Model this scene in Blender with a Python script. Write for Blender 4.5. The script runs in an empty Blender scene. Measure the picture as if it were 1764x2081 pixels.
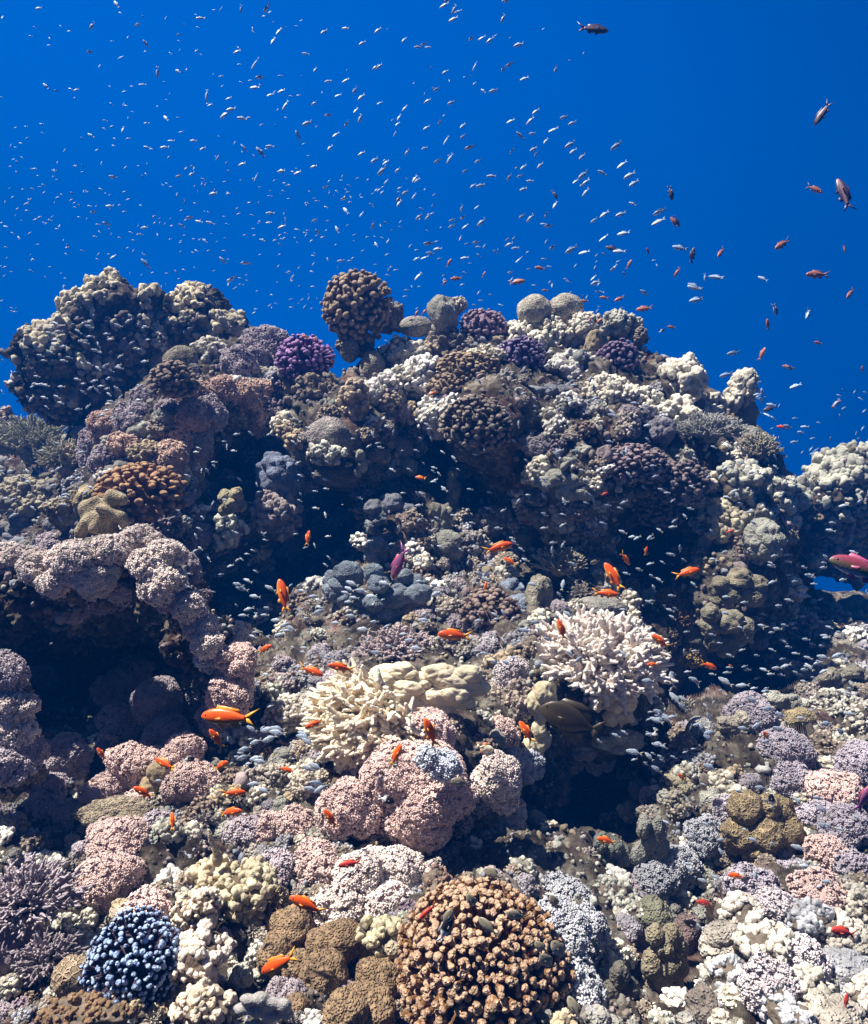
import bpy, bmesh, math
import numpy as np
from mathutils import Matrix, Vector
C = bpy.context.scene
COL = C.collection
rad = math.radians
# ------------------------------------------------------------------ camera
F = 1486.0                     # focal length in units of a 1764 x 2081 frame
PITCH = rad(-12)
CAM = np.array([0.0, 0.0, 2.0])
cam = bpy.data.cameras.new("camera"); camo = bpy.data.objects.new("camera", cam); COL.objects.link(camo)
camo.location = CAM; camo.rotation_euler = (math.pi/2 + PITCH, 0, 0)
cam.sensor_fit = 'VERTICAL'; cam.sensor_height = 24.0; cam.lens = 24.0*F/2081.0
cam.clip_start = 0.02; cam.clip_end = 400
C.camera = camo
RX = np.array([1.0, 0, 0]); FW = np.array([0, math.cos(PITCH), math.sin(PITCH)]); UP = np.array([0, -math.sin(PITCH), math.cos(PITCH)])
def at(px, py, d):
    px = np.asarray(px, float); py = np.asarray(py, float); d = np.asarray(d, float)
    return CAM + d[..., None]*(((px-882)/F)[..., None]*RX + ((1040.5-py)/F)[..., None]*UP + FW)
# ------------------------------------------------------------------ world: open water all round, sky seen through the surface overhead
SUN_EL = rad(64); SUN_AZ = rad(-82)      # azimuth measured from +Y (into the picture) towards +X
W = bpy.data.worlds.new("World"); C.world = W; W.use_nodes = True
nt = W.node_tree; nt.nodes.clear()
def N(t, k, **kw):
    n = t.nodes.new(k)
    for a, b in kw.items(): setattr(n, a, b)
    return n
out = N(nt, 'ShaderNodeOutputWorld'); bg = N(nt, 'ShaderNodeBackground'); bg2 = N(nt, 'ShaderNodeBackground'); mix = N(nt, 'ShaderNodeMixShader')
tc = N(nt, 'ShaderNodeTexCoord')
sky = N(nt, 'ShaderNodeTexSky'); sky.sky_type = 'NISHITA'; sky.sun_disc = False; sky.sun_elevation = SUN_EL; sky.sun_rotation = SUN_AZ
nt.links.new(sky.outputs[0], bg2.inputs[0]); bg2.inputs[1].default_value = 0.022
# blue of the water: brightest towards the upper left of the view, darker to the right, to the rear and downwards
dot = N(nt, 'ShaderNodeVectorMath', operation='DOT_PRODUCT')
v = Vector((-0.45, 0.88, -0.15)).normalized(); dot.inputs[1].default_value = v
nt.links.new(tc.outputs['Generated'], dot.inputs[0])
ramp = N(nt, 'ShaderNodeValToRGB')
cr = ramp.color_ramp; cr.interpolation = 'EASE'
cr.interpolation = 'LINEAR'
cr.elements[0].position = 0.0; cr.elements[0].color = (0.0005, 0.002, 0.006, 1)
cr.elements[1].position = 1.0; cr.elements[1].color = (0.0, 0.182, 0.83, 1)
for p_, c_ in ((.15, (0.0, .018, .08)), (.34, (0, .040, .22)), (.58, (0, .086, .44)), (.82, (0, .134, .65))):
    e = cr.elements.new(p_); e.color = c_+(1,)
nt.links.new(dot.outputs['Value'], ramp.inputs[0]); nt.links.new(ramp.outputs[0], bg.inputs[0]); bg.inputs[1].default_value = 0.39
sep = N(nt, 'ShaderNodeSeparateXYZ'); nt.links.new(tc.outputs['Generated'], sep.inputs[0])
mr = N(nt, 'ShaderNodeMapRange'); mr.inputs[1].default_value = 0.60; mr.inputs[2].default_value = 0.80
nt.links.new(sep.outputs[2], mr.inputs[0]); nt.links.new(mr.outputs[0], mix.inputs[0])
nt.links.new(bg.outputs[0], mix.inputs[1]); nt.links.new(bg2.outputs[0], mix.inputs[2]); nt.links.new(mix.outputs[0], out.inputs[0])
# ------------------------------------------------------------------ sun
sun = bpy.data.lights.new("sun", 'SUN'); suno = bpy.data.objects.new("sun", sun); COL.objects.link(suno)
sun.energy = 5.0; sun.angle = rad(0.6); sun.color = (1.0, 0.93, 0.82)
sd = Vector((math.sin(SUN_AZ)*math.cos(SUN_EL), math.cos(SUN_AZ)*math.cos(SUN_EL), math.sin(SUN_EL)))
suno.rotation_euler = sd.to_track_quat('Z', 'Y').to_euler()
C.view_settings.view_transform = 'Standard'; C.view_settings.look = 'None'; C.view_settings.gamma = 1.0
C.view_settings.exposure = 1.68; C.view_settings.use_curve_mapping = False
# ------------------------------------------------------------------ numpy noise
def _h(i, j, k, s):
    h = (i.astype(np.int64)*73856093) ^ (j.astype(np.int64)*19349663) ^ (k.astype(np.int64)*83492791) ^ (s*2654435761 % 4294967296)
    h = (h & 0xffffffff); h = ((h ^ (h >> 15))*2246822519) & 0xffffffff; h = ((h ^ (h >> 13))*3266489917) & 0xffffffff
    return ((h ^ (h >> 16)) & 0xffffff)/16777216.0
def vnoise(p, s=0):
    f = np.floor(p); t = p-f; t = t*t*(3-2*t); i, j, k = f[:, 0], f[:, 1], f[:, 2]; r = 0
    for a in (0, 1):
        for b in (0, 1):
            for c in (0, 1):
                w = (t[:, 0] if a else 1-t[:, 0])*(t[:, 1] if b else 1-t[:, 1])*(t[:, 2] if c else 1-t[:, 2])
                r = r+w*_h(i+a, j+b, k+c, s)
    return r*2-1
def fbm(p, o=4, s=0, g=0.5):
    r = 0; a = 1.0; q = p.copy()
    for n in range(o): r = r+a*vnoise(q, s+n*17); a *= g; q = q*2.03+7.1
    return r
def caps(p, s=0):                 # round knobs packed in space
    f = np.floor(p); best = np.full(len(p), 9.0)
    for a in (-1, 0, 1):
        for b in (-1, 0, 1):
            for c in (-1, 0, 1):
                i, j, k = f[:, 0]+a, f[:, 1]+b, f[:, 2]+c
                q = np.stack([i+_h(i, j, k, s), j+_h(i, j, k, s+1), k+_h(i, j, k, s+2)], 1)
                best = np.minimum(best, ((p-q)**2).sum(1))
    return np.sqrt(np.maximum(0, 1-best))
# ------------------------------------------------------------------ mesh helpers
def link_mesh(name, v, f, col=None, mat=None, parent=None, smooth=True):
    me = bpy.data.meshes.new(name); n, m = len(v), len(f)
    me.vertices.add(n); me.vertices.foreach_set('co', np.ascontiguousarray(v, dtype=np.float32).ravel())
    me.loops.add(m*3); me.loops.foreach_set('vertex_index', np.ascontiguousarray(f, dtype=np.int32).ravel())
    me.polygons.add(m); me.polygons.foreach_set('loop_start', np.arange(0, m*3, 3, dtype=np.int32))
    me.polygons.foreach_set('loop_total', np.full(m, 3, dtype=np.int32))
    me.polygons.foreach_set('use_smooth', np.full(m, smooth, dtype=bool))
    if col is not None:
        a = me.color_attributes.new('Col', 'FLOAT_COLOR', 'POINT'); c = np.ones((n, 4), np.float32); c[:, :3] = col
        a.data.foreach_set('color', c.ravel())
    me.update(calc_edges=True)
    if mat: me.materials.append(mat)
    o = bpy.data.objects.new(name, me); COL.objects.link(o)
    if parent: o.parent = parent
    return o
def tag(o, label=None, cat=None, group=None, kind=None):
    if label: o['label'] = label
    if cat: o['category'] = cat
    if group: o['group'] = group
    if kind: o['kind'] = kind
    return o
_ico = {}
def ico(l):
    if l not in _ico:
        b = bmesh.new(); bmesh.ops.create_icosphere(b, subdivisions=l, radius=1.0)
        _ico[l] = (np.array([x.co[:] for x in b.verts]), np.array([[q.index for q in x.verts] for x in b.faces])); b.free()
    return _ico[l]
def join(parts):                  # parts: list of (v, f, col)
    V, Fc, K, n = [], [], [], 0
    for v, f, c in parts:
        V.append(v); Fc.append(f+n); K.append(np.broadcast_to(c, (len(v), 3))); n += len(v)
    return np.concatenate(V), np.concatenate(Fc), np.concatenate(K)
def inst(v, f, M, T):             # many transformed copies of one small shape, as arrays
    P = np.einsum('nij,vj->nvi', M, v)+T[:, None, :]
    return P.reshape(-1, 3), (f[None]+(np.arange(len(T))*len(v))[:, None, None]).reshape(-1, 3)
def frames(D, rng=None):          # rotation matrices with local z along D
    D = D/np.linalg.norm(D, axis=1, keepdims=True)
    a = np.where(np.abs(D[:, 2:3]) < 0.9, np.array([[0, 0, 1.0]]), np.array([[1.0, 0, 0]]))
    x = np.cross(a, D); x /= np.linalg.norm(x, axis=1, keepdims=True); y = np.cross(D, x)
    if rng is not None:
        t = rng.uniform(0, 2*math.pi, len(D))[:, None]; x, y = x*np.cos(t)+y*np.sin(t), -x*np.sin(t)+y*np.cos(t)
    return np.stack([x, y, D], 2)
def fib(n, rng, jit=0.35):
    i = np.arange(n)+0.5; ph = np.arccos(1-2*i/n); th = math.pi*(1+5**0.5)*i
    p = np.stack([np.cos(th)*np.sin(ph), np.sin(th)*np.sin(ph), np.cos(ph)], 1)
    p += rng.normal(0, jit/math.sqrt(n)*1.5, p.shape); return p/np.linalg.norm(p, axis=1, keepdims=True)
AX = np.array([0, -0.55, 0.83])   # growth direction in a colony's own frame (x right, y away, z up)
def nod(dirs, rng, n, amp, core=None, wide=1.25):
    if n < 1: return np.zeros(len(dirs))
    c = fib(n, rng, 0.9); ra = wide*2.0/math.sqrt(n)*rng.uniform(0.75, 1.2, n)
    hh = rng.uniform(0.6, 1.1, n); r = np.zeros(len(dirs))
    for s in range(0, n, 64):
        a = np.arccos(np.clip(dirs @ c[s:s+64].T, -1, 1))/ra[None, s:s+64]
        r = np.maximum(r, (np.sqrt(np.maximum(0, 1-a*a))*hh[s:s+64]).max(1))
    return r*amp
def lerp(a, b, t): return np.asarray(a)+(np.asarray(b)-np.asarray(a))*t[:, None]
# ------------------------------------------------------------------ materials
def material(name, scale=40, mott=0.35, bump=0.4, bscale=120, kind='noise', rough=0.85, attr=True, vary=0.12, spec=0.15, bdist=0.004, const=None):
    m = bpy.data.materials.new(name); m.use_nodes = True; t = m.node_tree; t.nodes.clear()
    o = N(t, 'ShaderNodeOutputMaterial'); b = N(t, 'ShaderNodeBsdfPrincipled'); t.links.new(b.outputs[0], o.inputs[0])
    b.inputs['Roughness'].default_value = rough; b.inputs['Specular IOR Level'].default_value = spec
    g = N(t, 'ShaderNodeNewGeometry')
    at_ = N(t, 'ShaderNodeVertexColor'); at_.layer_name = 'Col'
    n1 = N(t, 'ShaderNodeTexNoise'); n1.inputs['Scale'].default_value = scale; n1.inputs['Detail'].default_value = 5
    t.links.new(g.outputs['Position'], n1.inputs['Vector'])
    r = N(t, 'ShaderNodeMapRange'); r.inputs[1].default_value = 0.3; r.inputs[2].default_value = 0.7; r.inputs[3].default_value = 1-mott; r.inputs[4].default_value = 1+mott*0.5
    t.links.new(n1.outputs[0], r.inputs[0])
    oi = N(t, 'ShaderNodeObjectInfo'); r2 = N(t, 'ShaderNodeMapRange'); r2.inputs[3].default_value = 1-vary; r2.inputs[4].default_value = 1+vary
    t.links.new(oi.outputs['Random'], r2.inputs[0])
    mu = N(t, 'ShaderNodeMath', operation='MULTIPLY'); t.links.new(r.outputs[0], mu.inputs[0]); t.links.new(r2.outputs[0], mu.inputs[1])
    vm = N(t, 'ShaderNodeVectorMath', operation='SCALE'); (t.links.new(at_.outputs[0], vm.inputs[0]) if const is None else setattr(vm.inputs[0], 'default_value', const)); t.links.new(mu.outputs[0], vm.inputs['Scale'])
    last = vm.outputs[0]
    bp = N(t, 'ShaderNodeBump'); bp.inputs['Strength'].default_value = bump; bp.inputs['Distance'].default_value = bdist
    if kind == 'noise':
        n2 = N(t, 'ShaderNodeTexNoise'); n2.inputs['Scale'].default_value = bscale; n2.inputs['Detail'].default_value = 6
        t.links.new(g.outputs['Position'], n2.inputs['Vector']); t.links.new(n2.outputs[0], bp.inputs['Height'])
    else:
        vo = N(t, 'ShaderNodeTexVoronoi'); vo.inputs['Scale'].default_value = bscale
        vo.feature = 'DISTANCE_TO_EDGE' if kind == 'cells' else 'F1'
        ns = N(t, 'ShaderNodeTexNoise'); ns.inputs['Scale'].default_value = bscale*0.6
        ad = N(t, 'ShaderNodeVectorMath', operation='MULTIPLY_ADD'); ad.inputs[1].default_value = (0.5/bscale,)*3
        t.links.new(g.outputs['Position'], ns.inputs['Vector']); t.links.new(ns.outputs['Color'], ad.inputs[0]); t.links.new(g.outputs['Position'], ad.inputs[2])
        t.links.new(ad.outputs[0], vo.inputs['Vector'])
        mp = N(t, 'ShaderNodeMapRange'); mp.interpolation_type = 'SMOOTHSTEP'
        if kind == 'cells': mp.inputs[1].default_value = 0.02; mp.inputs[2].default_value = 0.22; mp.inputs[3].default_value = 1; mp.inputs[4].default_value = 0
        else: mp.inputs[1].default_value = 0.1; mp.inputs[2].default_value = 0.6; mp.inputs[3].default_value = 1; mp.inputs[4].default_value = 0
        t.links.new(vo.outputs['Distance'], mp.inputs[0]); t.links.new(mp.outputs[0], bp.inputs['Height'])
        # colour is multiplied darker wherever the bump pattern sits low
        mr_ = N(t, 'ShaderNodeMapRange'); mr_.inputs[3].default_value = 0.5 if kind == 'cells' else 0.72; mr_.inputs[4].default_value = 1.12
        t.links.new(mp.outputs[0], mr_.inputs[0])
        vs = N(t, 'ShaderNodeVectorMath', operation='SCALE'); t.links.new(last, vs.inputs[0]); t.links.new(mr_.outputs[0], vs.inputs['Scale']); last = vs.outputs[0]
    t.links.new(last, b.inputs['Base Color']); t.links.new(bp.outputs[0], b.inputs['Normal'])
    return m
M_POLYP = material('soft_coral_polyps', 25, 0.25, 0.2, 300)
M_HARD = material('stony_coral', 30, 0.4, 0.7, 160, bdist=0.006)
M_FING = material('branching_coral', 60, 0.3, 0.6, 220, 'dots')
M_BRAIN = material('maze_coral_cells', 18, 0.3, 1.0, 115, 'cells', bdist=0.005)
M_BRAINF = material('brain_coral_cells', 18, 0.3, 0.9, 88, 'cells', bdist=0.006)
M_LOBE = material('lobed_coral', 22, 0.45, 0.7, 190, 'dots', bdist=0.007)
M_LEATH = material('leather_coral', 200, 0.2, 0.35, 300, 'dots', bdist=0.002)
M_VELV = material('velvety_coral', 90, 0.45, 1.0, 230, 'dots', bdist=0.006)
M_FISH = material('fish_skin', 150, 0.1, 0.1, 400, rough=0.4, spec=0.5, vary=0.08)
M_EYE = material('fish_eye', 150, 0.05, 0.0, 400, rough=0.15, spec=0.8, vary=0.0)
M_STAG = material('staghorn_coral', 60, 0.10, 0.4, 260, 'noise', bdist=0.003)
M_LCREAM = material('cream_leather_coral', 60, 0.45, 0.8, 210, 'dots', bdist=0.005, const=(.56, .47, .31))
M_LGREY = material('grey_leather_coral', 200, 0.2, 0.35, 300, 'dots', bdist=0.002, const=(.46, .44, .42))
def rock_material():
    m = bpy.data.materials.new('reef_rock'); m.use_nodes = True; t = m.node_tree; t.nodes.clear()
    o = N(t, 'ShaderNodeOutputMaterial'); b = N(t, 'ShaderNodeBsdfPrincipled'); t.links.new(b.outputs[0], o.inputs[0])
    b.inputs['Roughness'].default_value = 0.95; b.inputs['Specular IOR Level'].default_value = 0.1
    g = N(t, 'ShaderNodeNewGeometry')
    n1 = N(t, 'ShaderNodeTexNoise'); n1.inputs['Scale'].default_value = 9; n1.inputs['Detail'].default_value = 9; n1.inputs['Roughness'].default_value = 0.65
    n2 = N(t, 'ShaderNodeTexNoise'); n2.inputs['Scale'].default_value = 34; n2.inputs['Detail'].default_value = 7; n2.inputs['Roughness'].default_value = 0.7
    n3 = N(t, 'ShaderNodeTexNoise'); n3.inputs['Scale'].default_value = 5; n3.inputs['Detail'].default_value = 3
    for n in (n1, n2, n3): t.links.new(g.outputs['Position'], n.inputs['Vector'])
    r1 = N(t, 'ShaderNodeValToRGB'); c = r1.color_ramp
    c.elements[0].position = 0.33; c.elements[0].color = (0.035, 0.028, 0.022, 1)
    c.elements[1].position = 0.70; c.elements[1].color = (0.36, 0.345, 0.32, 1)
    e = c.elements.new(0.45); e.color = (0.07, 0.06, 0.05, 1); e = c.elements.new(0.55); e.color = (0.17, 0.155, 0.13, 1)
    t.links.new(n1.outputs[0], r1.inputs[0])
    r2 = N(t, 'ShaderNodeValToRGB'); c = r2.color_ramp; c.elements[0].position = 0.36; c.elements[0].color = (0.30, 0.26, 0.24, 1); c.elements[1].position = 0.62; c.elements[1].color = (1.25, 1.22, 1.15, 1)
    t.links.new(n2.outputs[0], r2.inputs[0])
    mx = N(t, 'ShaderNodeMix', data_type='RGBA', blend_type='MULTIPLY'); mx.inputs[0].default_value = 1
    t.links.new(r1.outputs[0], mx.inputs[6]); t.links.new(r2.outputs[0], mx.inputs[7])
    r3 = N(t, 'ShaderNodeValToRGB'); c = r3.color_ramp; c.elements[0].position = 0.56; c.elements[0].color = (1, 1, 1, 1); c.elements[1].position = 0.66; c.elements[1].color = (1.0, 0.72, 0.74, 1)
    t.links.new(n3.outputs[0], r3.inputs[0])
    m2 = N(t, 'ShaderNodeMix', data_type='RGBA', blend_type='MULTIPLY'); m2.inputs[0].default_value = 1
    t.links.new(mx.outputs[2], m2.inputs[6]); t.links.new(r3.outputs[0], m2.inputs[7]); t.links.new(m2.outputs[2], b.inputs['Base Color'])
    bp = N(t, 'ShaderNodeBump'); bp.inputs['Strength'].default_value = 1.0; bp.inputs['Distance'].default_value = 0.012
    n4 = N(t, 'ShaderNodeTexNoise'); n4.inputs['Scale'].default_value = 55; n4.inputs['Detail'].default_value = 8; n4.inputs['Roughness'].default_value = 0.7
    t.links.new(g.outputs['Position'], n4.inputs['Vector']); t.links.new(n4.outputs[0], bp.inputs['Height']); t.links.new(bp.outputs[0], b.inputs['Normal'])
    return m
M_ROCK = rock_material()
# ------------------------------------------------------------------ haze of the water
hz = bpy.data.materials.new('water_haze'); hz.use_nodes = True; t = hz.node_tree; t.nodes.clear()
o = N(t, 'ShaderNodeOutputMaterial'); pv = N(t, 'ShaderNodeVolumePrincipled'); t.links.new(pv.outputs[0], o.inputs['Volume'])
pv.inputs['Color'].default_value = (0.0, 0.095, 0.44, 1); pv.inputs['Density'].default_value = 0.060; pv.inputs['Anisotropy'].default_value = 0.0
pv.inputs['Absorption Color'].default_value = (0.0, 0.0, 0.0, 1)
b = bmesh.new(); bmesh.ops.create_cube(b, size=1.0); me = bpy.data.meshes.new('haze'); b.to_mesh(me); b.free()
ho = bpy.data.objects.new('haze', me); COL.objects.link(ho); me.materials.append(hz)
ho.scale = (30, 26, 11.8); ho.location = (0, 8, 0.4)
tag(ho, 'clear blue sea water that fades the far reef and fish', 'water', kind='stuff')
# ------------------------------------------------------------------ added unseen sheet at water level: its patterned transparency dapples the sun
wm = bpy.data.materials.new('sun_dapple_pattern'); wm.use_nodes = True; t = wm.node_tree; t.nodes.clear()
o = N(t, 'ShaderNodeOutputMaterial'); tb = N(t, 'ShaderNodeBsdfTransparent'); t.links.new(tb.outputs[0], o.inputs[0])
g = N(t, 'ShaderNodeNewGeometry'); n1 = N(t, 'ShaderNodeTexNoise'); n1.inputs['Scale'].default_value = 1.7; n1.inputs['Detail'].default_value = 3; n1.inputs['Distortion'].default_value = 1.2
t.links.new(g.outputs['Position'], n1.inputs['Vector']); r1 = N(t, 'ShaderNodeMapRange'); r1.interpolation_type = 'SMOOTHSTEP'
r1.inputs[1].default_value = 0.40; r1.inputs[2].default_value = 0.60; r1.inputs[3].default_value = 0.70; r1.inputs[4].default_value = 1.0; t.links.new(n1.outputs[0], r1.inputs[0])
ds = N(t, 'ShaderNodeVectorMath', operation='DISTANCE'); ds.inputs[1].default_value = (-2.2, 3.4, 6.6); t.links.new(g.outputs['Position'], ds.inputs[0])
r2 = N(t, 'ShaderNodeMapRange'); r2.inputs[1].default_value = 4.2; r2.inputs[2].default_value = 6.0; r2.inputs[3].default_value = 0; r2.inputs[4].default_value = 1; t.links.new(ds.outputs['Value'], r2.inputs[0])
mxw = N(t, 'ShaderNodeMix'); t.links.new(r2.outputs[0], mxw.inputs[0]); t.links.new(r1.outputs[0], mxw.inputs[2]); mxw.inputs[3].default_value = 1.0
cw = N(t, 'ShaderNodeCombineColor')
for i_ in range(3): t.links.new(mxw.outputs[0], cw.inputs[i_])
t.links.new(cw.outputs[0], tb.inputs[0])
b = bmesh.new(); bmesh.ops.create_grid(b, x_segments=1, y_segments=1, size=30); me = bpy.data.meshes.new('dapple_sheet'); b.to_mesh(me); b.free(); me.materials.append(wm)
wo = bpy.data.objects.new('dapple_sheet', me); COL.objects.link(wo); wo.location = (0, 10, 6.6); tag(wo, 'unseen sheet added overhead to dapple the sunlight', None, kind='structure')
# ------------------------------------------------------------------ reef slope: depth laid out over the view by control points
CP = []
for x in (-500, -100, 250, 600, 900, 1200, 1500, 1764, 2200):
    CP += [(x, 2700, .85), (x, 2300, 1.02), (x, 2081, 1.2), (x, 1900, 1.42)]
CP += [(-500, 1700, 1.7), (-500, 1300, 2.3), (-500, 1000, 4.6), (-100, 1700, 1.75), (60, 1640, 1.95), (250, 1660, 1.75), (420, 1640, 1.75), (600, 1700, 1.62), (750, 1720, 1.62),
       (900, 1600, 1.75), (850, 1490, 1.95), (780, 1420, 2.1), (1000, 1480, 2.1), (960, 1730, 1.95), (1060, 1740, 2.0), (1000, 1820, 1.55),
       (50, 1420, 2.7), (200, 1420, 2.8), (330, 1430, 2.45), (420, 1520, 2.1), (600, 1500, 2.0), (560, 1420, 2.3), (560, 1320, 3.1), (620, 1260, 2.95),
       (50, 1250, 2.9), (200, 1200, 3.0), (380, 1180, 3.2), (480, 1180, 3.7), (470, 1090, 3.05), (60, 1090, 3.9), (60, 970, 4.5), (60, 880, 4.9), (160, 950, 4.0),
       (200, 1040, 3.0), (290, 1010, 2.95), (390, 1040, 3.2), (480, 960, 4.0), (240, 900, 3.3), (340, 850, 3.2), (430, 790, 3.4), (520, 710, 3.8), (300, 760, 3.7), (420, 880, 3.15),
       (560, 900, 3.5), (570, 1000, 3.25), (620, 1150, 3.6), (680, 1045, 4.1), (670, 900, 3.1), (760, 960, 3.3), (760, 1200, 3.0), (800, 1060, 3.05),
       (850, 1330, 2.5), (1000, 1330, 2.5), (1000, 1250, 2.75), (1100, 1180, 3.05), (900, 1180, 3.05), (900, 1080, 3.25), (920, 985, 3.8), (880, 925, 3.9), (1050, 1050, 3.4), (1150, 1000, 2.95), (1250, 1060, 3.2),
       (970, 870, 2.95), (800, 830, 3.3), (700, 800, 3.5), (620, 790, 3.6), (750, 740, 3.8), (900, 740, 3.6), (1050, 740, 3.6), (1200, 740, 3.6), (1350, 790, 3.6), (1450, 850, 3.7),
       (850, 690, 4.1), (1000, 690, 4.1), (1150, 690, 4.1), (1300, 750, 3.9), (1100, 860, 3.25), (1250, 900, 3.05), (1400, 920, 3.2), (1350, 1020, 3.2), (1500, 960, 3.3), (1580, 1000, 3.6),
       (1200, 1170, 3.05), (1330, 1130, 3.7), (1400, 1230, 3.1), (1500, 1100, 3.0), (1560, 1080, 3.2), (1490, 1230, 2.8), (1620, 1150, 3.9), (1640, 1280, 3.7), (1764, 1260, 4.0), (2200, 1240, 4.4),
       (1210, 1330, 2.3), (1230, 1440, 2.1), (1100, 1450, 2.1), (1350, 1350, 2.95), (1320, 1430, 2.85), (1450, 1400, 3.45), (1600, 1370, 3.2), (1720, 1330, 3.0), (2200, 1500, 2.6),
       (1180, 1600, 2.95), (1240, 1640, 2.95), (1130, 1700, 2.6), (1200, 1750, 1.95), (1300, 1560, 2.3), (1380, 1540, 2.3), (1480, 1500, 2.3), (1600, 1480, 2.3), (1750, 1500, 2.2),
       (1350, 1680, 1.95), (1500, 1680, 1.85), (1650, 1650, 1.85), (1764, 1700, 1.8), (1420, 1800, 1.75), (1220, 1860, 1.6), (1600, 1830, 1.55), (1430, 1900, 1.65),
       (1280, 2000, 1.4), (1600, 2000, 1.25), (480, 1760, 1.6), (250, 1780, 1.55), (120, 1760, 1.75)]
CP = np.array(CP, float)
def _tps(r2): return r2*np.log(r2+1e-9)
_P = CP[:, :2]/1000.0; _n = len(CP)
_K = _tps(((_P[:, None]-_P[None])**2).sum(2))+np.eye(_n)*0.002
_A = np.zeros((_n+3, _n+3)); _A[:_n, :_n] = _K; _A[:_n, _n] = 1; _A[:_n, _n+1:] = _P; _A[_n, :_n] = 1; _A[_n+1:, :_n] = _P.T
_w = np.linalg.solve(_A, np.concatenate([CP[:, 2], np.zeros(3)]))
def depth(px, py):
    q = np.stack([np.ravel(px), np.ravel(py)], 1)/1000.0; r = np.zeros(len(q))
    for s in range(0, len(q), 20000):
        k = q[s:s+20000]; r[s:s+20000] = _tps(((k[:, None]-_P[None])**2).sum(2)) @ _w[:_n]+_w[_n]+k @ _w[_n+1:]
    return np.clip(r, 0.7, 6.0).reshape(np.shape(px))
SKY_ = np.array([(-500, 900), (-100, 895), (0, 885), (140, 890), (190, 870), (300, 780), (420, 725), (520, 705), (600, 740), (690, 790), (740, 745), (830, 700), (940, 700), (1050, 700), (1190, 690),
                 (1310, 750), (1400, 785), (1460, 835), (1540, 895), (1585, 965), (1605, 1060), (1640, 1215), (1764, 1240), (2264, 1240)], float)
def skyline(px): return np.interp(px, SKY_[:, 0], SKY_[:, 1])
def Dd(px, py):
    h = hit(px, py)
    return h if h else float(depth(np.array([px]), np.array([max(py, float(skyline(px))+5)]))[0])
def build_terrain():
    us = np.arange(-500, 2264, 4.0); nv = 430
    v = np.linspace(0, 1, nv)
    U, V = np.meshgrid(us, v)
    PY = 2600+(skyline(U)-2600)*V
    D = depth(U, PY)
    P = at(U, PY, D)
    back = []; top = P[-1]
    for k, (dy, dz) in enumerate([(.05, .005), (.12, .0), (.25, -.05), (.5, -.2), (.9, -.6), (1.4, -1.3), (2.0, -2.6)]):
        back.append(top+np.array([0, dy, dz]))
    P = np.concatenate([P, np.array(back)]); nr, nc = P.shape[:2]
    for _ in range(2):            # soften the crest
        Q = P.copy(); Q[1:-1] = (P[:-2]+2*P[1:-1]+P[2:])/4; P = Q
    gu = np.gradient(P, axis=1); gv = np.gradient(P, axis=0); n = np.cross(gu, gv); n /= np.linalg.norm(n, axis=2, keepdims=True)+1e-9
    X = P.reshape(-1, 3); n = n.reshape(-1, 3)
    wv = fbm(X*2.6, 3, 5)*0.05
    k0 = caps(X*5.5+fbm(X*6, 2, 3)[:, None]*0.4, 11)*0.10
    X1 = X+n*(wv+k0)[:, None]
    k1 = caps(X1*15, 21)*0.045*(0.5+0.8*np.clip(fbm(X*4, 2, 9)+0.5, 0, 1)); k2 = caps(X1*38+fbm(X1*20, 2, 4)[:, None]*.3, 31)*0.017; r = np.abs(fbm(X1*30, 4, 41))*0.02
    X = X1+n*(k1+k2-r-0.07)[:, None]
    i = np.arange((nr-1)*nc).reshape(nr-1, nc)[:, :-1].ravel()
    f = np.concatenate([np.stack([i, i+1, i+nc], 1), np.stack([i+1, i+nc+1, i+nc], 1)])
    o = link_mesh('reef_slope', X, f, None, M_ROCK); tag(o, 'rough limestone reef slope carrying all the corals', None, kind='structure')
    splat(o)
    return o
# nearest solid surface seen along each line of sight, so that colonies can be seated on the real displaced rock
ZC = 4; ZW, ZH = 690, 525; Z0x, Z0y = -498, 400
ZB = np.full((ZH, ZW), np.nan); ZN = np.zeros((ZH, ZW, 3))
def splat(o, off=(0, 0, 0)):
    me = o.data; n = len(me.vertices); p = np.empty(n*3, np.float32); me.vertices.foreach_get('co', p); q = np.empty(n*3, np.float32); me.vertices.foreach_get('normal', q)
    p = p.reshape(-1, 3).astype(float)+np.array(off)-CAM; q = q.reshape(-1, 3); d = p @ FW
    ix = ((p @ RX)/np.maximum(d, .1)*F+882-Z0x)/ZC; iy = (1040.5-(p @ UP)/np.maximum(d, .1)*F-Z0y)/ZC
    m = (d > .3) & (ix >= 0) & (ix < ZW) & (iy >= 0) & (iy < ZH) & (np.einsum('ij,ij->i', q, p) < 0)
    ix, iy, d, q = ix[m].astype(int), iy[m].astype(int), d[m], q[m]; k = np.argsort(-d); ix, iy, d, q = ix[k], iy[k], d[k], q[k]
    old = ZB[iy, ix].copy(); A = np.full((ZH, ZW), np.nan); B = np.zeros((ZH, ZW, 3)); A[iy, ix] = d; B[iy, ix] = q
    w = ~np.isnan(A) & (np.isnan(ZB) | (A < np.nan_to_num(ZB, nan=1e9))); ZB[w] = A[w]; ZN[w] = B[w]
def hit(px, py):
    x = int((px-Z0x)/ZC); y = int((py-Z0y)/ZC)
    if not (2 <= x < ZW-2 and 2 <= y < ZH-2): x = min(max(x, 2), ZW-3); y = min(max(y, 2), ZH-3)
    w = ZB[y-1:y+2, x-1:x+2]; return float(np.nanmedian(w)) if (~np.isnan(w)).sum() > 3 else None
TERR = build_terrain()
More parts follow.
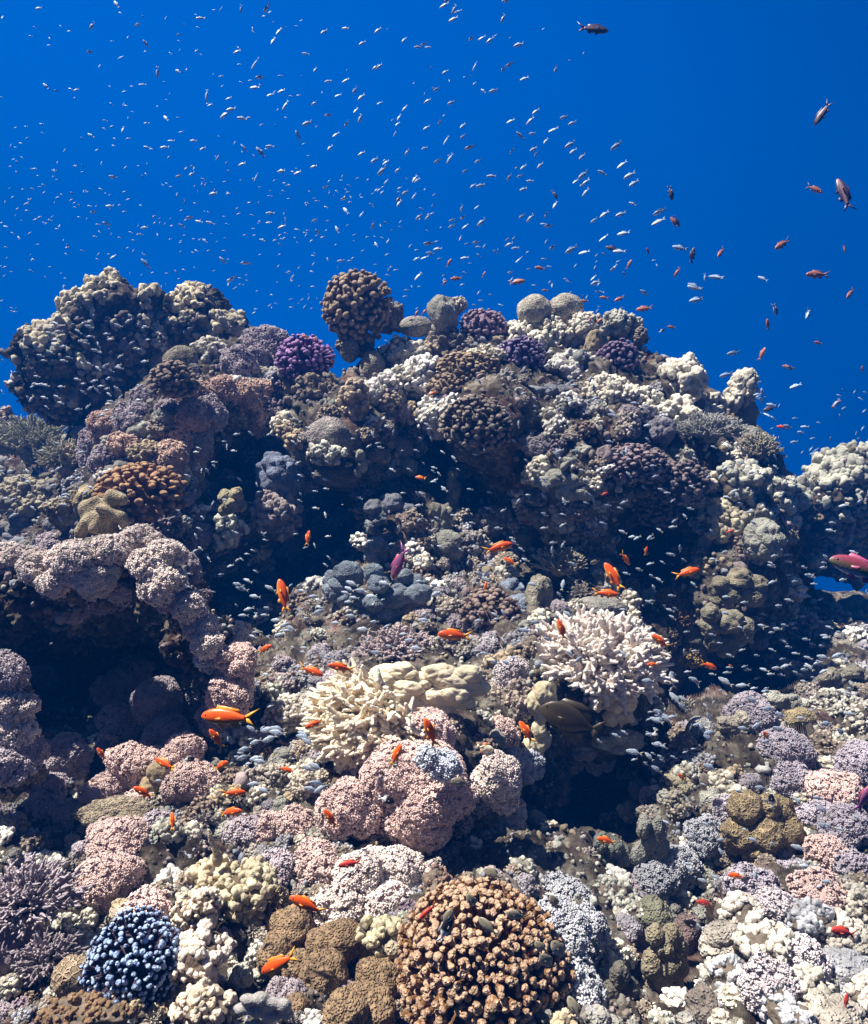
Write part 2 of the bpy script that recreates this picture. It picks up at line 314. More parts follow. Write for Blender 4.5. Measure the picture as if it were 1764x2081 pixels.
# ------------------------------------------------------------------ coral builders; unit size, own frame: x right, y away, z up
def s_nodules(rng, col, S, det=5, n=26, amp=0.3, rough=0.03, col2=None, small=0, low=0.12):
    d, f = ico(det); k = nod(d, rng, n, amp)
    r = 1-amp*0.8+k+low*fbm(d*1.7+rng.uniform(0, 99), 2, 3)
    if small: r = r+nod(d, rng, small, amp*0.28)
    r = r+rough*fbm(d*14+rng.uniform(0, 99), 3, 8)
    c = np.tile(np.array(col, float), (len(d), 1))
    if col2 is not None: c = lerp(col, col2, np.clip(k/amp*1.3-0.3, 0, 1))
    return d*r[:, None]*S, f, c
def tuft(nseg, rng):
    V, Fc = [], []
    n = 7 if nseg > 1 else 5
    for i in range(n):
        a = i*2*math.pi/n+rng.uniform(-.25, .25); el = rng.uniform(0.35, 1.05)
        dx = np.array([math.cos(a)*math.cos(el), math.sin(a)*math.cos(el), math.sin(el)]); sd_ = np.array([-math.sin(a), math.cos(a), 0]); w = 0.20
        u = np.cross(dx, sd_)
        tip = dx*1.0*rng.uniform(0.85, 1.15)+np.array([0, 0, -0.22]); mid = dx*0.6+np.array([0, 0, 0.04])
        b0 = len(V)
        V += [sd_*w*0.6, -sd_*w*0.6, u*w*0.6, mid+sd_*w*1.2, mid-sd_*w*1.2, mid+u*w, tip]
        for p, q in ((0, 1), (1, 2), (2, 0)):
            Fc += [(b0+p, b0+q, b0+3+q), (b0+p, b0+3+q, b0+3+p), (b0+3+p, b0+3+q, b0+6)]
    return np.array(V), np.array(Fc)
def surf_points(v, f, n, rng, keep=None):
    a, b_, c = v[f[:, 0]], v[f[:, 1]], v[f[:, 2]]; nn = np.cross(b_-a, c-a); ar = np.linalg.norm(nn, axis=1); nn = nn/(ar[:, None]+1e-12)
    w = ar.copy()
    if keep is not None: w = w*keep((a+b_+c)/3, nn)
    i = rng.choice(len(f), n, p=w/w.sum()); s = rng.uniform(0, 1, (n, 2)); m = s.sum(1) > 1; s[m] = 1-s[m]
    return a[i]+(b_-a)[i]*s[:, :1]+(c-a)[i]*s[:, 1:], nn[i]
def mk_xenia(rng, col, S, px):    # px: metres per picture unit
    sz = max(0.0080, 5.9*px)*rng.uniform(0.92, 1.1); R = float(np.mean(S))
    d, f = ico(5); k = nod(d, rng, int(np.clip((R/0.04)**2*2.0, 7, 50)), 0.30); r = 0.70+k+0.18*fbm(d*1.5+rng.uniform(0, 99), 2)
    v = d*r[:, None]*S
    n = int(np.clip(9.5*R*R/(sz*sz*0.60), 40, 2600))
    p, nn = surf_points(v, f, n, rng, lambda c, m: np.clip(m @ AX+0.75, 0, 1))
    ax = nn+np.array([0, -0.1, 0.30])+rng.normal(0, 0.13, p.shape)
    M = frames(ax, rng)*(sz*rng.uniform(0.6, 1.35, n))[:, None, None]
    big = sz/px > 8; parts = []
    prot = [tuft(2 if big else 1, rng) for _ in range(5)]
    col = np.array(col)
    for j in range(5):
        m = np.arange(j, n, 5); tv, tf = inst(prot[j][0], prot[j][1], M[m], p[m]+nn[m]*(sz*rng.uniform(.05, .6, len(m)))[:, None])
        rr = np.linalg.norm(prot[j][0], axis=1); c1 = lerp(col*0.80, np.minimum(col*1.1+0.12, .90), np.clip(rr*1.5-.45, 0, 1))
        parts.append((tv, tf, np.tile(c1, (len(m), 1))*np.repeat(rng.uniform(0.92, 1.06, len(m)), len(rr))[:, None]))
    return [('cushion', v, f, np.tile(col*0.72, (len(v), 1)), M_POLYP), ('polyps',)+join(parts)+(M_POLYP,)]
def finger(rng, lvl, warts=7, slim=1.0, round_=0.5):
    d, f = ico(lvl); v = d.copy(); top = np.clip(d[:, 2], 0, 1)
    w = nod(d, rng, warts*2, 0.34 if warts else 0)
    r = 1+w*top
    v = v*r[:, None]; v[:, :2] *= (0.72+0.35*np.clip(v[:, 2]+0.4, 0, 1))[:, None]
    v[:, 2] = np.where(v[:, 2] < 0, v[:, 2]*1.0, v[:, 2]*round_)
    return v, f, np.clip(d[:, 2]*0.5+0.5, 0, 1)
def mk_fingers(rng, col, S, px, n=110, r=0.13, ln=0.42, warts=6, tip=None, lvl=3, spread=-0.25, jit=0.10, tt=0.95):
    D = fib(int(n*1.5), rng, 0.9); D = D[D @ AX > spread]; n = len(D)
    prot = [finger(rng, lvl, warts) for _ in range(5)]
    big = 1+fbm(D*1.3+rng.uniform(0, 99), 2)*0.10
    rr = r*rng.uniform(0.65, 1.3, n); ends = D*(big*rng.uniform(1-jit, 1+jit*0.3, n))[:, None]
    R3 = frames(D+rng.normal(0, 0.10, D.shape), rng)
    parts = []; Sn = np.asarray(S, float); col = np.array(col); tip = np.array(tip) if tip is not None else np.minimum(col*1.45+0.04, 0.85)
    L = ln*rng.uniform(0.85, 1.1, n)
    for j in range(5):
        m = np.arange(j, n, 5); pv_, pf, pt = prot[j]
        sc = np.stack([rr[m]*rng.uniform(.85, 1.2, len(m)), rr[m], L[m]], 1)
        Mm = R3[m]*sc[:, None, :]
        # the rounded head keeps its roundness: z>0 part is scaled by the radius, the shaft by the length
        pv2 = pv_.copy(); up = pv2[:, 2] > 0
        P = np.einsum('nij,vj->nvi', Mm, np.where(up[:, None], pv2*np.array([1, 1, 0]), pv2))
        P = P+np.einsum('ni,v->nvi', R3[m][:, :, 2]*rr[m][:, None]*1.9, np.where(up, pv2[:, 2], 0))
        P = P+(ends[m]-R3[m][:, :, 2]*rr[m][:, None]*0.8)[:, None, :]
        ff = (pf[None]+(np.arange(len(m))*len(pv_))[:, None, None]).reshape(-1, 3)
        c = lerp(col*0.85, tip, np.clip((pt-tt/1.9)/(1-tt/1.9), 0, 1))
        parts.append((P.reshape(-1, 3)*Sn, ff, np.tile(c, (len(m), 1))*np.repeat(rng.uniform(.9, 1.08, len(m)), len(c))[:, None]))
    d, f = ico(4); core = d*(0.70+0.05*fbm(d*3, 2))[:, None]*Sn
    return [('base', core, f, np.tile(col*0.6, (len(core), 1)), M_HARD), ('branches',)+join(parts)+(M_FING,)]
def tubes(segs, rng, ns=6, nr=5, cap=True, rough=0.12):
    out_ = []; a0 = np.arange(ns)*2*math.pi/ns; ring = np.stack([np.cos(a0), np.sin(a0), 0*a0], 1)
    for p0, p1, r0, r1, t0, t1 in segs:
        ax = p1-p0; L = np.linalg.norm(ax); Fm = frames(ax[None])[0]
        vs = []; ts = []
        for k in range(nr+1):
            t_ = k/nr; rr_ = (r0+(r1-r0)*t_)*(1+rng.uniform(-rough, rough, ns))
            vs.append(p0+ax*t_+(ring*rr_[:, None]) @ Fm.T); ts += [t0+(t1-t0)*t_]*ns
        vs.append((p1+ax/L*r1*0.9)[None]); ts.append(t1)
        v = np.concatenate(vs); f = []
        for k in range(nr):
            for i in range(ns):
                j = (i+1) % ns; f += [(k*ns+i, k*ns+j, (k+1)*ns+j), (k*ns+i, (k+1)*ns+j, (k+1)*ns+i)]
        for i in range(ns): f.append((nr*ns+i, nr*ns+(i+1) % ns, (nr+1)*ns))
        out_.append((v, np.array(f), np.array(ts)))
    return out_
def mk_acro(rng, col, S, px, n=46, tip=(.78, .72, .64), r=0.05, sub=7, axis=None, cone=1.15, flat=1.0, corals=True, m=None):
    ax = np.array(axis if axis is not None else AX, float); ax /= np.linalg.norm(ax)
    D = fib(n*3, rng, 1.0); D = D[D @ ax > math.cos(cone)][:n]; segs = []
    for d in D:
        L = rng.uniform(0.78, 1.05); p0 = d*0.12; d2 = d+rng.normal(0, .10, 3)+ax*0.15; d2 /= np.linalg.norm(d2); p1 = p0+d2*L*0.9
        segs.append((p0, p1, r*1.35, r*0.42, 0.0, 1.0))
        for s_ in range(sub):
            q = p0+(p1-p0)*rng.uniform(0.30, 0.92); e_ = d2*0.9+rng.normal(0, 0.62, 3)+ax*0.25; e_ /= np.linalg.norm(e_); l2 = rng.uniform(0.12, 0.26)
            segs.append((q, q+e_*l2, r*0.85, r*0.30, 0.35, 1.0))
    T = tubes(segs, rng, 6, 5, rough=0.22); S = np.asarray(S, float)
    parts = [(v*S, f, lerp(col, tip, np.clip(t_**2, 0, 1))) for v, f, t_ in T]
    v, f, c = join(parts)
    if corals:                    # little cups along every twig
        n2 = int(min(9000, len(segs)*16)); p, nn = surf_points(v, f, n2, rng); d0, f0 = ico(1)
        rr = max(0.0022, 0.9*px)
        M = frames(nn+ax*0.6, rng)*(rr*rng.uniform(0.7, 1.2, n2))[:, None, None]; M[:, :, 2] *= 1.5
        cv, cf = inst(d0, f0, M, p); v, f, c = join([(v, f, c), (cv, cf, np.array(tip)*0.9)])
    d, f1 = ico(3); core = (d*np.array([.26, .26, .24]))*S
    return [('base', core, f1, np.tile(np.array(col)*0.7, (len(core), 1)), M_HARD), ('branches', v, f, c, m or M_FING)]
def mk_knobby(rng, col, S, px, n=None, nub=0.13, ln=1.0, base=(.16, .13, .10), up=0.25, irr=0.32, tip=None, lvl=3):
    d, f = ico(5); r = 0.80+irr*fbm(d*1.35+rng.uniform(0, 99), 3, 2)+nod(d, rng, 30, 0.12); v = d*r[:, None]*S
    R = float(np.mean(S)); n = n or 130
    ax = np.array([0, -0.35, 0.93])
    p, nn = surf_points(v, f, n, rng, lambda c, m: np.clip(m @ ax+up, 0, 1)**0.7)
    prot = [s_nodules(rng, col, 1.0, lvl, 9, 0.45, 0.05, low=0.2) for _ in range(5)]; parts = []
    D = nn*0.6+ax*0.7+rng.normal(0, 0.35, p.shape); M = frames(D, rng); s = R*nub*rng.uniform(0.55, 1.35, n)
    M = M*s[:, None, None]; M[:, :, 2] *= (ln*rng.uniform(0.8, 1.5, n))[:, None]
    col = np.array(col); tp = np.array(tip) if tip is not None else np.minimum(col*1.2+0.03, 0.85)
    for j in range(5):
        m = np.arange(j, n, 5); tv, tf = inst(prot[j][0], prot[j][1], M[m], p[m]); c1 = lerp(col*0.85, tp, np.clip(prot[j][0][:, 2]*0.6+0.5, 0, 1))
        parts.append((tv, tf, np.tile(c1, (len(m), 1))*np.repeat(rng.uniform(0.8, 1.1, len(m)), len(c1))[:, None]))
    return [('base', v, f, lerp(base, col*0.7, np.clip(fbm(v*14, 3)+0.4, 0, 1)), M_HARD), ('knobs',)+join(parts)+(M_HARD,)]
def mk_lobes(rng, col, S, px, n=24, amp=0.30, small=0, col2=None, m=None):
    v, f, c = s_nodules(rng, col, S, 6, n, amp, 0.028, col2, small or int(n*3+20), 0.15)
    return [(None, v, f, c, m or M_LOBE)]
def mk_brain(rng, col, S, px, n=3, amp=0.06):
    v, f, c = s_nodules(rng, col, S, 6, n, amp, 0.006, None, 0, 0.07)
    return [(None, v, f, c, M_BRAINF if px > .0015 else M_BRAIN)]
def mk_cluster(rng, col, S, px, balls, n=5, amp=0.12, m=None, rough=0.02, small=0):   # several rounded heads of one colony
    parts = []
    for (x, y, z, r) in balls:
        v, f, c = s_nodules(rng, np.array(col)*rng.uniform(.88, 1.08), r*np.array([1, 1, rng.uniform(.85, 1.15)]), 5, n, amp, rough*1.3, None, small or (26 if m is not M_BRAIN and m is not M_LGREY else 0), 0.16); parts.append(((v+np.array([x, y, z]))*S, f, c))
    return [(None,)+join(parts)+((m or M_LOBE),)]
def mk_bush(rng, col, S, px):
    v, f, c = s_nodules(rng, col, S*0.8, 4, 10, 0.35, 0.05); n = 900; p, nn = surf_points(v, f, n, rng); d0, f0 = ico(1)
    M = frames(nn, rng)*(np.mean(S)*0.075*rng.uniform(.5, 1.3, n))[:, None, None]; M[:, :, 2] *= 1.8; cv, cf = inst(d0, f0, M, p+nn*np.mean(S)*0.05)
    return [('stem', v, f, c*0.6, M_HARD), ('polyps', cv, cf, np.repeat(np.array(col)[None]*rng.uniform(.7, 1.3, (n, 1)), len(d0), 0), M_POLYP)]
def capsule(a, b_, ra, rb, n=24, m=20):
    a = np.array(a, float); b_ = np.array(b_, float); ax = b_-a; L = np.linalg.norm(ax); Fm = frames((ax/L)[None])[0]; d, f = ico(4); t_ = np.clip(d[:, 2]*.5+.5, 0, 1)
    w = np.where(d[:, 2] > 0, 1.0, 0.0); r_ = ra+(rb-ra)*w; return (d*r_[:, None]) @ Fm.T+a+(ax[None]*w[:, None]), f
def mk_leather(rng, col, S, px):
    P = []; cc = np.array([0, 0, .15])
    for (x, z, y, r, x2, z2, y2, r2) in [(.15, -1.3, .1, .42, .1, -.2, 0, .30), (-.3, .1, .2, .42, .2, .1, .1, .36), (.1, .1, 0, .26, .32, .62, .1, .25), (.32, .62, .1, .25, .68, .48, .05, .24), (.2, 0, -.1, .22, .72, -.12, -.2, .24),
            (.72, -.12, -.2, .23, .86, -.42, -.25, .17), (-.1, .1, 0, .22, -.22, .46, 0, .17), (-.22, .46, 0, .17, -.5, .30, .05, .2), (-.1, -.1, -.1, .28, -.5, -.32, -.2, .28), (-.5, -.32, -.2, .27, -.78, -.66, -.2, .24), (0, -.1, -.2, .22, -.2, -.5, -.35, .23),
            (-.7, .1, .3, .34, -.6, -.3, .3, .34), (.0, .25, -.3, .13, .3, .2, -.35, .13), (.3, .2, -.35, .13, .5, .0, -.35, .13)]:
        P.append(capsule((x, y, z), (x2, y2, z2), r, r2))
    v, f, c = join([(v*S, f, np.array(col)) for v, f in P])
    return [(None, v, f, c, M_LCREAM)]
def merge(o, vox, it=6):       # fuse overlapping lobes into one smooth skin
    m = o.modifiers.new('fuse', 'REMESH'); m.mode = 'VOXEL'; m.voxel_size = vox; m.use_smooth_shade = True
    s_ = o.modifiers.new('soften', 'SMOOTH'); s_.iterations = it; s_.factor = .6
    a = o.data.color_attributes; return o
def place(name, cat, label, parts, loc, group=None):
    if len(parts) == 1:
        _, v, f, c, m = parts[0]; o = link_mesh(name, v, f, c, m); o.location = loc; return tag(o, label, cat, group)
    e_ = bpy.data.objects.new(name, None); COL.objects.link(e_); e_.location = loc; e_.empty_display_size = 0.05; tag(e_, label, cat, group)
    for pn, v, f, c, m in parts: link_mesh(pn, v, f, c, m, e_)
    return e_
# palette of real-world base colours
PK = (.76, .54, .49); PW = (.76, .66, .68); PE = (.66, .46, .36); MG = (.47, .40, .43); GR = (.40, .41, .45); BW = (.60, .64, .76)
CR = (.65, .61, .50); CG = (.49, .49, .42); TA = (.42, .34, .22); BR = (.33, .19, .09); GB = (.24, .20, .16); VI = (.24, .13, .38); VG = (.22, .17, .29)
BG = (.26, .31, .38); WH = (.70, .67, .62); DK = (.08, .07, .06); OL = (.22, .19, .09); GD = (.20, .22, .23)
HAND = []         # (px, py, r) of every hand placed colony
def colony(kind, px, py, rx, ry, col, label, d=None, seed=None, fwd=0.3, free=False, **kw):
    h = hit(px, py+0.25*ry); mr_ = min(rx, ry)*(h or 3)/F
    if d is None: d0 = Dd(px, py)
    else: d0 = d if h is None else (d if free else max(min(d, h), h-0.9*mr_))
    dd = d0-fwd*mr_
    s = dd/F; S = np.array([rx*s, min(rx, ry)*1.0*s, ry*s]); rng = np.random.default_rng(seed if seed is not None else int(px*7+py*13))
    HAND.append((px, py, max(rx, ry)*0.8))
    loc = at(px, py, dd)
    K = {'xen': (mk_xenia, 'soft_coral', 'soft coral'), 'fing': (mk_fingers, 'cauliflower_coral', 'coral'), 'acro': (mk_acro, 'branching_coral', 'coral'), 'brain': (mk_brain, 'brain_coral', 'coral'),
         'lobe': (mk_lobes, 'lobed_coral', 'coral'), 'knob': (mk_knobby, 'knobby_coral', 'coral'), 'bush': (mk_bush, 'bushy_coral', 'coral'), 'leath': (mk_leather, 'leather_coral', 'soft coral'),
         'clus': (mk_cluster, 'boulder_coral', 'coral')}[kind]
    fn, nm, cat = K
    return place(nm, cat, label, fn(rng, np.array(col), S, s, **kw), loc)
# ------------------------------------------------------------------ rock outcrops that stand clear of the slope
def outcrop(name, label, balls, d, mat_col=(.13, .11, .09), nubs=600, nubcol=CR, nubr=8, front=None, up=0.05, seed=1, cat='coral head', keepz=0.15, thick=0.9, dist=None):
    # balls: px, py, r, dd (extra distance)
    rng = np.random.default_rng(seed); parts = []; c0 = at(np.array([balls[0][0]]), np.array([balls[0][1]]), np.array([d]))[0]
    for b_ in balls:
        dd = d+(b_[3] if len(b_) > 3 else 0); c = at(np.array([b_[0]]), np.array([b_[1]]), np.array([dd]))[0]; r = b_[2]*dd/F
        dr, f = ico(6); R = r*(0.92+0.22*fbm(dr*1.4+rng.uniform(0, 99), 3)+0.10*fbm(dr*6+rng.uniform(0, 99), 4)+nod(dr, rng, 36, 0.13))
        parts.append((dr*R[:, None]*np.array([1, thick, 1])+c-c0, f, np.array(mat_col)))
        HAND.append((b_[0], b_[1], b_[2]*1.05))
    v, f, c = join(parts)
    e_ = bpy.data.objects.new(name, None); COL.objects.link(e_); e_.location = c0; tag(e_, label, cat)
    splat(link_mesh('rock_mass', v, f, c, M_ROCK, e_), c0)
    if nubs:
        p, nn = surf_points(v, f, nubs, rng, lambda cc, m: np.clip(m @ np.array([-0.25, -0.25, 0.93])-keepz, 0, 1)**0.6*(fbm(cc*7, 2, 5) > -0.15))
        r = nubr*d/F; prot = [s_nodules(rng, nubcol, 1.0, 3, 9, 0.45, 0.05, low=0.2) for _ in range(6)]; pp = []
        M = frames(nn*0.7+np.array([0, -.1, .7])+rng.normal(0, .3, p.shape), rng)*(r*rng.uniform(.45, 1.35, nubs))[:, None, None]; M[:, :, 2] *= rng.uniform(.8, 1.7, nubs)[:, None]
        for j in range(6):
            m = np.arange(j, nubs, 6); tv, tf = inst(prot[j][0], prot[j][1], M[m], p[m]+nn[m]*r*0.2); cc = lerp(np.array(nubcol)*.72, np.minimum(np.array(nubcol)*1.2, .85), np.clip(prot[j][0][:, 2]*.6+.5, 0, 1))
            pp.append((tv, tf, np.tile(cc, (len(m), 1))*np.repeat(rng.uniform(.75, 1.1, len(m)), len(cc))[:, None]))
        link_mesh('knobs', *join(pp), M_HARD, e_)
    return e_
outcrop('coral_outcrop', 'big overhanging coral head at far left with pale knobby rim and dark shaded face', [(150, 745, 92), (225, 680, 92, .1), (290, 660, 78, .2), (355, 660, 55, .2), (85, 715, 52), (70, 790, 42), (230, 780, 78, .2), (130, 800, 55, .1), (330, 720, 60, .3), (235, 600, 42, .2)], 3.9, nubs=1300, nubr=9, nubcol=(.56, .51, .38), seed=3, keepz=.22)
outcrop('coral_outcrop', 'knobby coral spur with hooked tip right of the overhanging coral head', [(415, 660, 55), (460, 680, 45), (400, 615, 30), (380, 600, 14), (435, 620, 30), (500, 690, 28), (440, 720, 45, .1)], 4.1, nubs=650, nubr=8, nubcol=(.56, .50, .36), seed=5, keepz=.2)
outcrop('coral_outcrop', 'overhanging reef block at the far right edge above the patch of blue water', [(1700, 1010, 70), (1650, 1040, 55), (1760, 990, 85), (1830, 1000, 100), (1690, 1110, 62, .1), (1760, 1100, 80, .1), (1620, 1010, 28), (1640, 1120, 50, .1)], 3.7, nubs=1200, nubr=9, nubcol=(.44, .44, .37), seed=7, keepz=.15)
outcrop('coral_outcrop', 'rock arch over the dark cave at left, roofed with pink soft coral', [(-40, 1195, 60), (60, 1200, 50), (150, 1185, 55), (240, 1160, 55), (320, 1165, 58), (375, 1230, 45), (425, 1300, 45), (455, 1375, 48), (-20, 1290, 60, .35), (60, 1215, 70, .3), (150, 1205, 75, .3), (240, 1195, 75, .32), (330, 1205, 70, .3), (60, 1235, 75, .6), (160, 1225, 80, .6), (260, 1220, 80, .6), (350, 1240, 70, .55), (400, 1290, 60, .25), (430, 1360, 55, .25), (-60, 1290, 80, .3), (0, 1260, 80, .6), (-90, 1380, 70, .4), (120, 1285, 60, .8), (230, 1285, 60, .8), (330, 1290, 50, .7)], 1.95, nubs=0, seed=9, thick=1.3)  # rear roof and left lobes added to keep sunlight out of the cave
outcrop('coral_outcrop', 'rock wall at the left frame edge hung with pink soft coral', [(-30, 1480, 75), (20, 1560, 55), (-20, 1400, 60)], 1.75, nubs=0, seed=11)
outcrop('coral_outcrop', 'dark overhanging ledge under the cream coral at centre right', [(1180, 1465, 62, .12), (1120, 1500, 50, .1), (1240, 1450, 52, .15), (1110, 1590, 50, .1), (1150, 1680, 36, .3)], 2.05, nubs=0, seed=13)
c = colony
# --- crest
c('fing', 722, 625, 74, 76, (.36, .25, .15), 'round brown cauliflower coral standing highest against the blue water', d=3.75, n=230, r=.075, ln=.35, warts=0, spread=-.75, tip=(.62, .48, .33))
c('knob', 722, 700, 40, 30, GB, 'dark rocky foot under the round brown cauliflower coral', d=3.9)
c('knob', 790, 650, 30, 34, GB, 'dark brown lump leaning right of the round brown cauliflower coral', d=4.0)
c('brain', 712, 712, 20, 24, (.36, .32, .26), 'small grey brain coral below the round brown cauliflower coral', d=3.7)
c('brain', 846, 664, 36, 22, (.42, .39, .34), 'low grey brain coral on the crest left of the greenish pillar', d=3.85)
c('brain', 757, 748, 26, 36, (.45, .41, .33), 'elongated tan brain coral slanting on the upper reef left of centre')
c('lobe', 900, 640, 30, 42, CG, 'greenish cream pillar coral rising from the crest centre', d=3.8, n=9, amp=.22)
c('knob', 930, 622, 20, 20, CR, 'small pale knobby coral behind the greenish pillar', d=3.95)
c('fing', 985, 672, 50, 46, (.30, .20, .26), 'mauve cauliflower coral on the crest right of the greenish pillar', d=3.75, n=150, r=.085, ln=.3, tip=(.46, .34, .42))
c('fing', 1060, 728, 50, 44, (.19, .13, .27), 'violet cauliflower coral below the brain coral pair', n=150, r=.085, ln=.3, tip=(.40, .32, .52))
c('brain', 1086, 632, 36, 34, (.52, .49, .40), 'left dome of the pale brain coral pair on the crest', d=3.75)
c('brain', 1150, 628, 36, 31, (.54, .50, .41), 'right dome of the pale brain coral pair on the crest', d=3.8)
c('knob', 1100, 690, 62, 45, CR, 'large cream knobby coral under the brain coral pair', n=230, nub=.12)
c('knob', 1180, 680, 48, 45, CR, 'cream knobby coral right below the brain coral pair', n=200, nub=.12)
c('knob', 1252, 665, 44, 32, CG, 'knobby coral mound on the crest above the violet cauliflower coral', d=3.85, n=180)
c('knob', 1300, 690, 18, 20, GB, 'small dark knob at the crest edge right of the knobby mound', d=3.8)
c('fing', 1256, 735, 46, 46, (.18, .12, .24), 'dusky violet cauliflower coral on the right crest', n=140, r=.10, ln=.3, warts=0, tip=(.40, .29, .40))
c('clus', 1205, 705, 25, 32, (.58, .48, .30), 'tan rounded heads beside the dusky violet cauliflower coral', balls=[(0, 0, .2, .75), (-.3, 0, -.5, .5), (.5, 0, -.4, .5), (.2, -.2, .7, .4)])
c('knob', 1160, 755, 52, 42, WH, 'pale crusty coral left of the dusky violet cauliflower coral')
c('knob', 1245, 805, 62, 40, CR, 'wide pale crusty coral below the dusky violet cauliflower coral', n=200)
c('knob', 1390, 775, 42, 48, CR, 'tall cream lumpy coral on the right shoulder of the reef', d=3.5, n=90, nub=.22)
c('knob', 1335, 765, 30, 34, CR, 'cream lump left of the tall lumpy coral on the right shoulder', n=60, nub=.24)
c('knob', 1380, 850, 44, 42, CR, 'cream lumpy coral under the tall one on the right shoulder', n=90, nub=.2)
c('knob', 1440, 835, 34, 30, CR, 'cream lumpy coral left of the lone coral pillar', n=90, nub=.2)
c('knob', 1506, 795, 26, 42, CR, 'lone coral pillar standing on the right edge of the reef', d=3.55, n=90, nub=.25)
c('lobe', 1512, 850, 26, 42, TA, 'shaded stem below the lone coral pillar', d=3.6, n=12)
c('clus', 1535, 890, 32, 28, CG, 'smooth greenish lobes at the foot of the lone coral pillar', d=3.5, balls=[(-.3, 0, .2, .55), (.5, 0, 0, .5), (0, 0, -.5, .5)])
# --- upper left slope
c('brain', 368, 742, 37, 40, (.40, .36, .27), 'tan brain coral dome on the upper left slope', d=3.2)
c('clus', 325, 740, 24, 32, CR, 'cream lobes left of the tan brain coral dome', d=3.2, balls=[(0, 0, 0, .8), (-.5, 0, -.6, .5), (.2, 0, .7, .4)])
c('fing', 352, 778, 54, 46, (.27, .21, .16), 'grey brown cauliflower coral in front of the tan brain coral dome', d=3.05, n=150, r=.095, ln=.3)
c('knob', 428, 722, 32, 34, CR, 'cream knobby coral right of the tan brain coral dome', n=60, nub=.24)
c('clus', 290, 770, 20, 30, CR, 'cream knobs on the left flank of the grey brown cauliflower coral', balls=[(0, 0, .5, .5), (.1, 0, -.2, .6), (-.3, 0, -.7, .45)])
c('knob', 325, 695, 18, 24, CR, 'little cream knob poking up before the overhanging coral head', d=3.4)
c('fing', 620, 735, 62, 52, (.24, .12, .34), 'bright purple cauliflower coral on the upper left reef', d=3.35, n=190, r=.08, ln=.32, tip=(.50, .30, .56))
c('lobe', 592, 790, 20, 26, TA, 'small tan lobe under the bright purple cauliflower coral')
c('knob', 640, 800, 50, 34, GB, 'dark rough coral beneath the bright purple cauliflower coral', tip=(.4, .33, .25))
X = [ # px py rx ry colour, where
 (478, 745, 48, 40, MG, 'upper left beside the cream knobby coral'), (535, 698, 48, 34, MG, 'on the skyline left of the bright purple coral'), (510, 735, 40, 30, MG, 'below the skyline left of the bright purple coral'),
 (572, 700, 26, 26, MG, 'touching the bright purple coral on its left'), (395, 808, 40, 36, PE, 'at the top of the peach row on the left slope'), (445, 792, 42, 30, PE, 'second in the peach row on the left slope'),
 (505, 805, 46, 36, PE, 'at the right end of the peach row above the black hollow'), (528, 850, 24, 40, PE, 'hanging over the black hollow under the peach row'), (388, 845, 38, 34, PE, 'under the top of the peach row on the left slope'),
 (425, 850, 34, 44, MG, 'grey side of the peach row facing the hollow'), (362, 895, 36, 34, PE, 'halfway down the peach row on the left slope'), (408, 895, 26, 36, MG, 'beside the peach row above the hollow'),
 (340, 935, 48, 36, PE, 'at the lower end of the peach row'), (392, 925, 24, 26, PE, 'small, at the lower end of the peach row'), (225, 870, 42, 36, PE, 'on the far left slope under the overhanging head'),
 (270, 850, 36, 30, MG, 'behind the tan knobs on the left slope'), (190, 915, 34, 44, MG, 'at the left edge above the far coral field'), (215, 940, 30, 34, MG, 'between tan knobs above the leather coral'),
 (300, 815, 30, 34, MG, 'below the cream knobs on the left slope'), (345, 830, 28, 20, MG, 'in the gap left of the peach row'), (255, 905, 34, 24, PE, 'low on the left slope amid tan rock')]
for (x, y, a, b_, k, w) in X:
    nm = {PE: 'peach', MG: 'mauve grey'}[k]; c('xen', x, y, a, b_, k, nm+' tufted soft coral '+w)
c('clus', 290, 880, 34, 30, CG, 'tan knobs in the middle of the left slope', balls=[(-.5, 0, 0, .5), (.2, 0, .2, .5), (.7, 0, -.2, .4), (0, 0, -.5, .45)])
c('knob', 300, 925, 44, 26, TA, 'rubbly tan coral above the brown cauliflower coral')
c('knob', 150, 950, 34, 40, TA, 'tan knobby coral at the left edge of the slope')
c('fing', 288, 1010, 92, 72, (.34, .19, .09), 'wide brown cauliflower coral behind the leather coral', d=2.75, n=220, r=.072, ln=.3, tip=(.52, .33, .19), warts=5)
merge(c('leath', 210, 1042, 56, 56, (.60, .48, .28), 'cream mushroom leather coral with fluted cap on the left ledge', d=1.95, free=True), .0035)
c('lobe', 185, 1030, 34, 44, (.50, .42, .26), 'pale tan dome behind the leather coral', d=2.5, n=3, amp=.08)
# far field
c('acro', 70, 925, 110, 80, (.30, .31, .22), 'far bushy coral field with upright pale twigs at the left edge', d=4.5, n=190, r=.030, sub=5, tip=(.60, .60, .46), cone=1.5)
c('acro', 130, 950, 60, 60, (.30, .30, .22), 'far twiggy coral right in the bluish field at left', d=4.3, n=90, r=.04, sub=5, tip=(.60, .58, .44), cone=1.5)
c('knob', 60, 1020, 80, 50, (.36, .33, .24), 'far rubbly coral at the foot of the bluish field at left', d=4.0, n=260, nub=.10)
c('knob', 10, 880, 24, 50, (.45, .36, .30), 'far pinkish lump at the extreme left edge', d=4.3)
c('knob', 150, 1040, 50, 40, (.36, .32, .22), 'far olive rubble left of the leather coral', d=3.4, n=200, nub=.10)
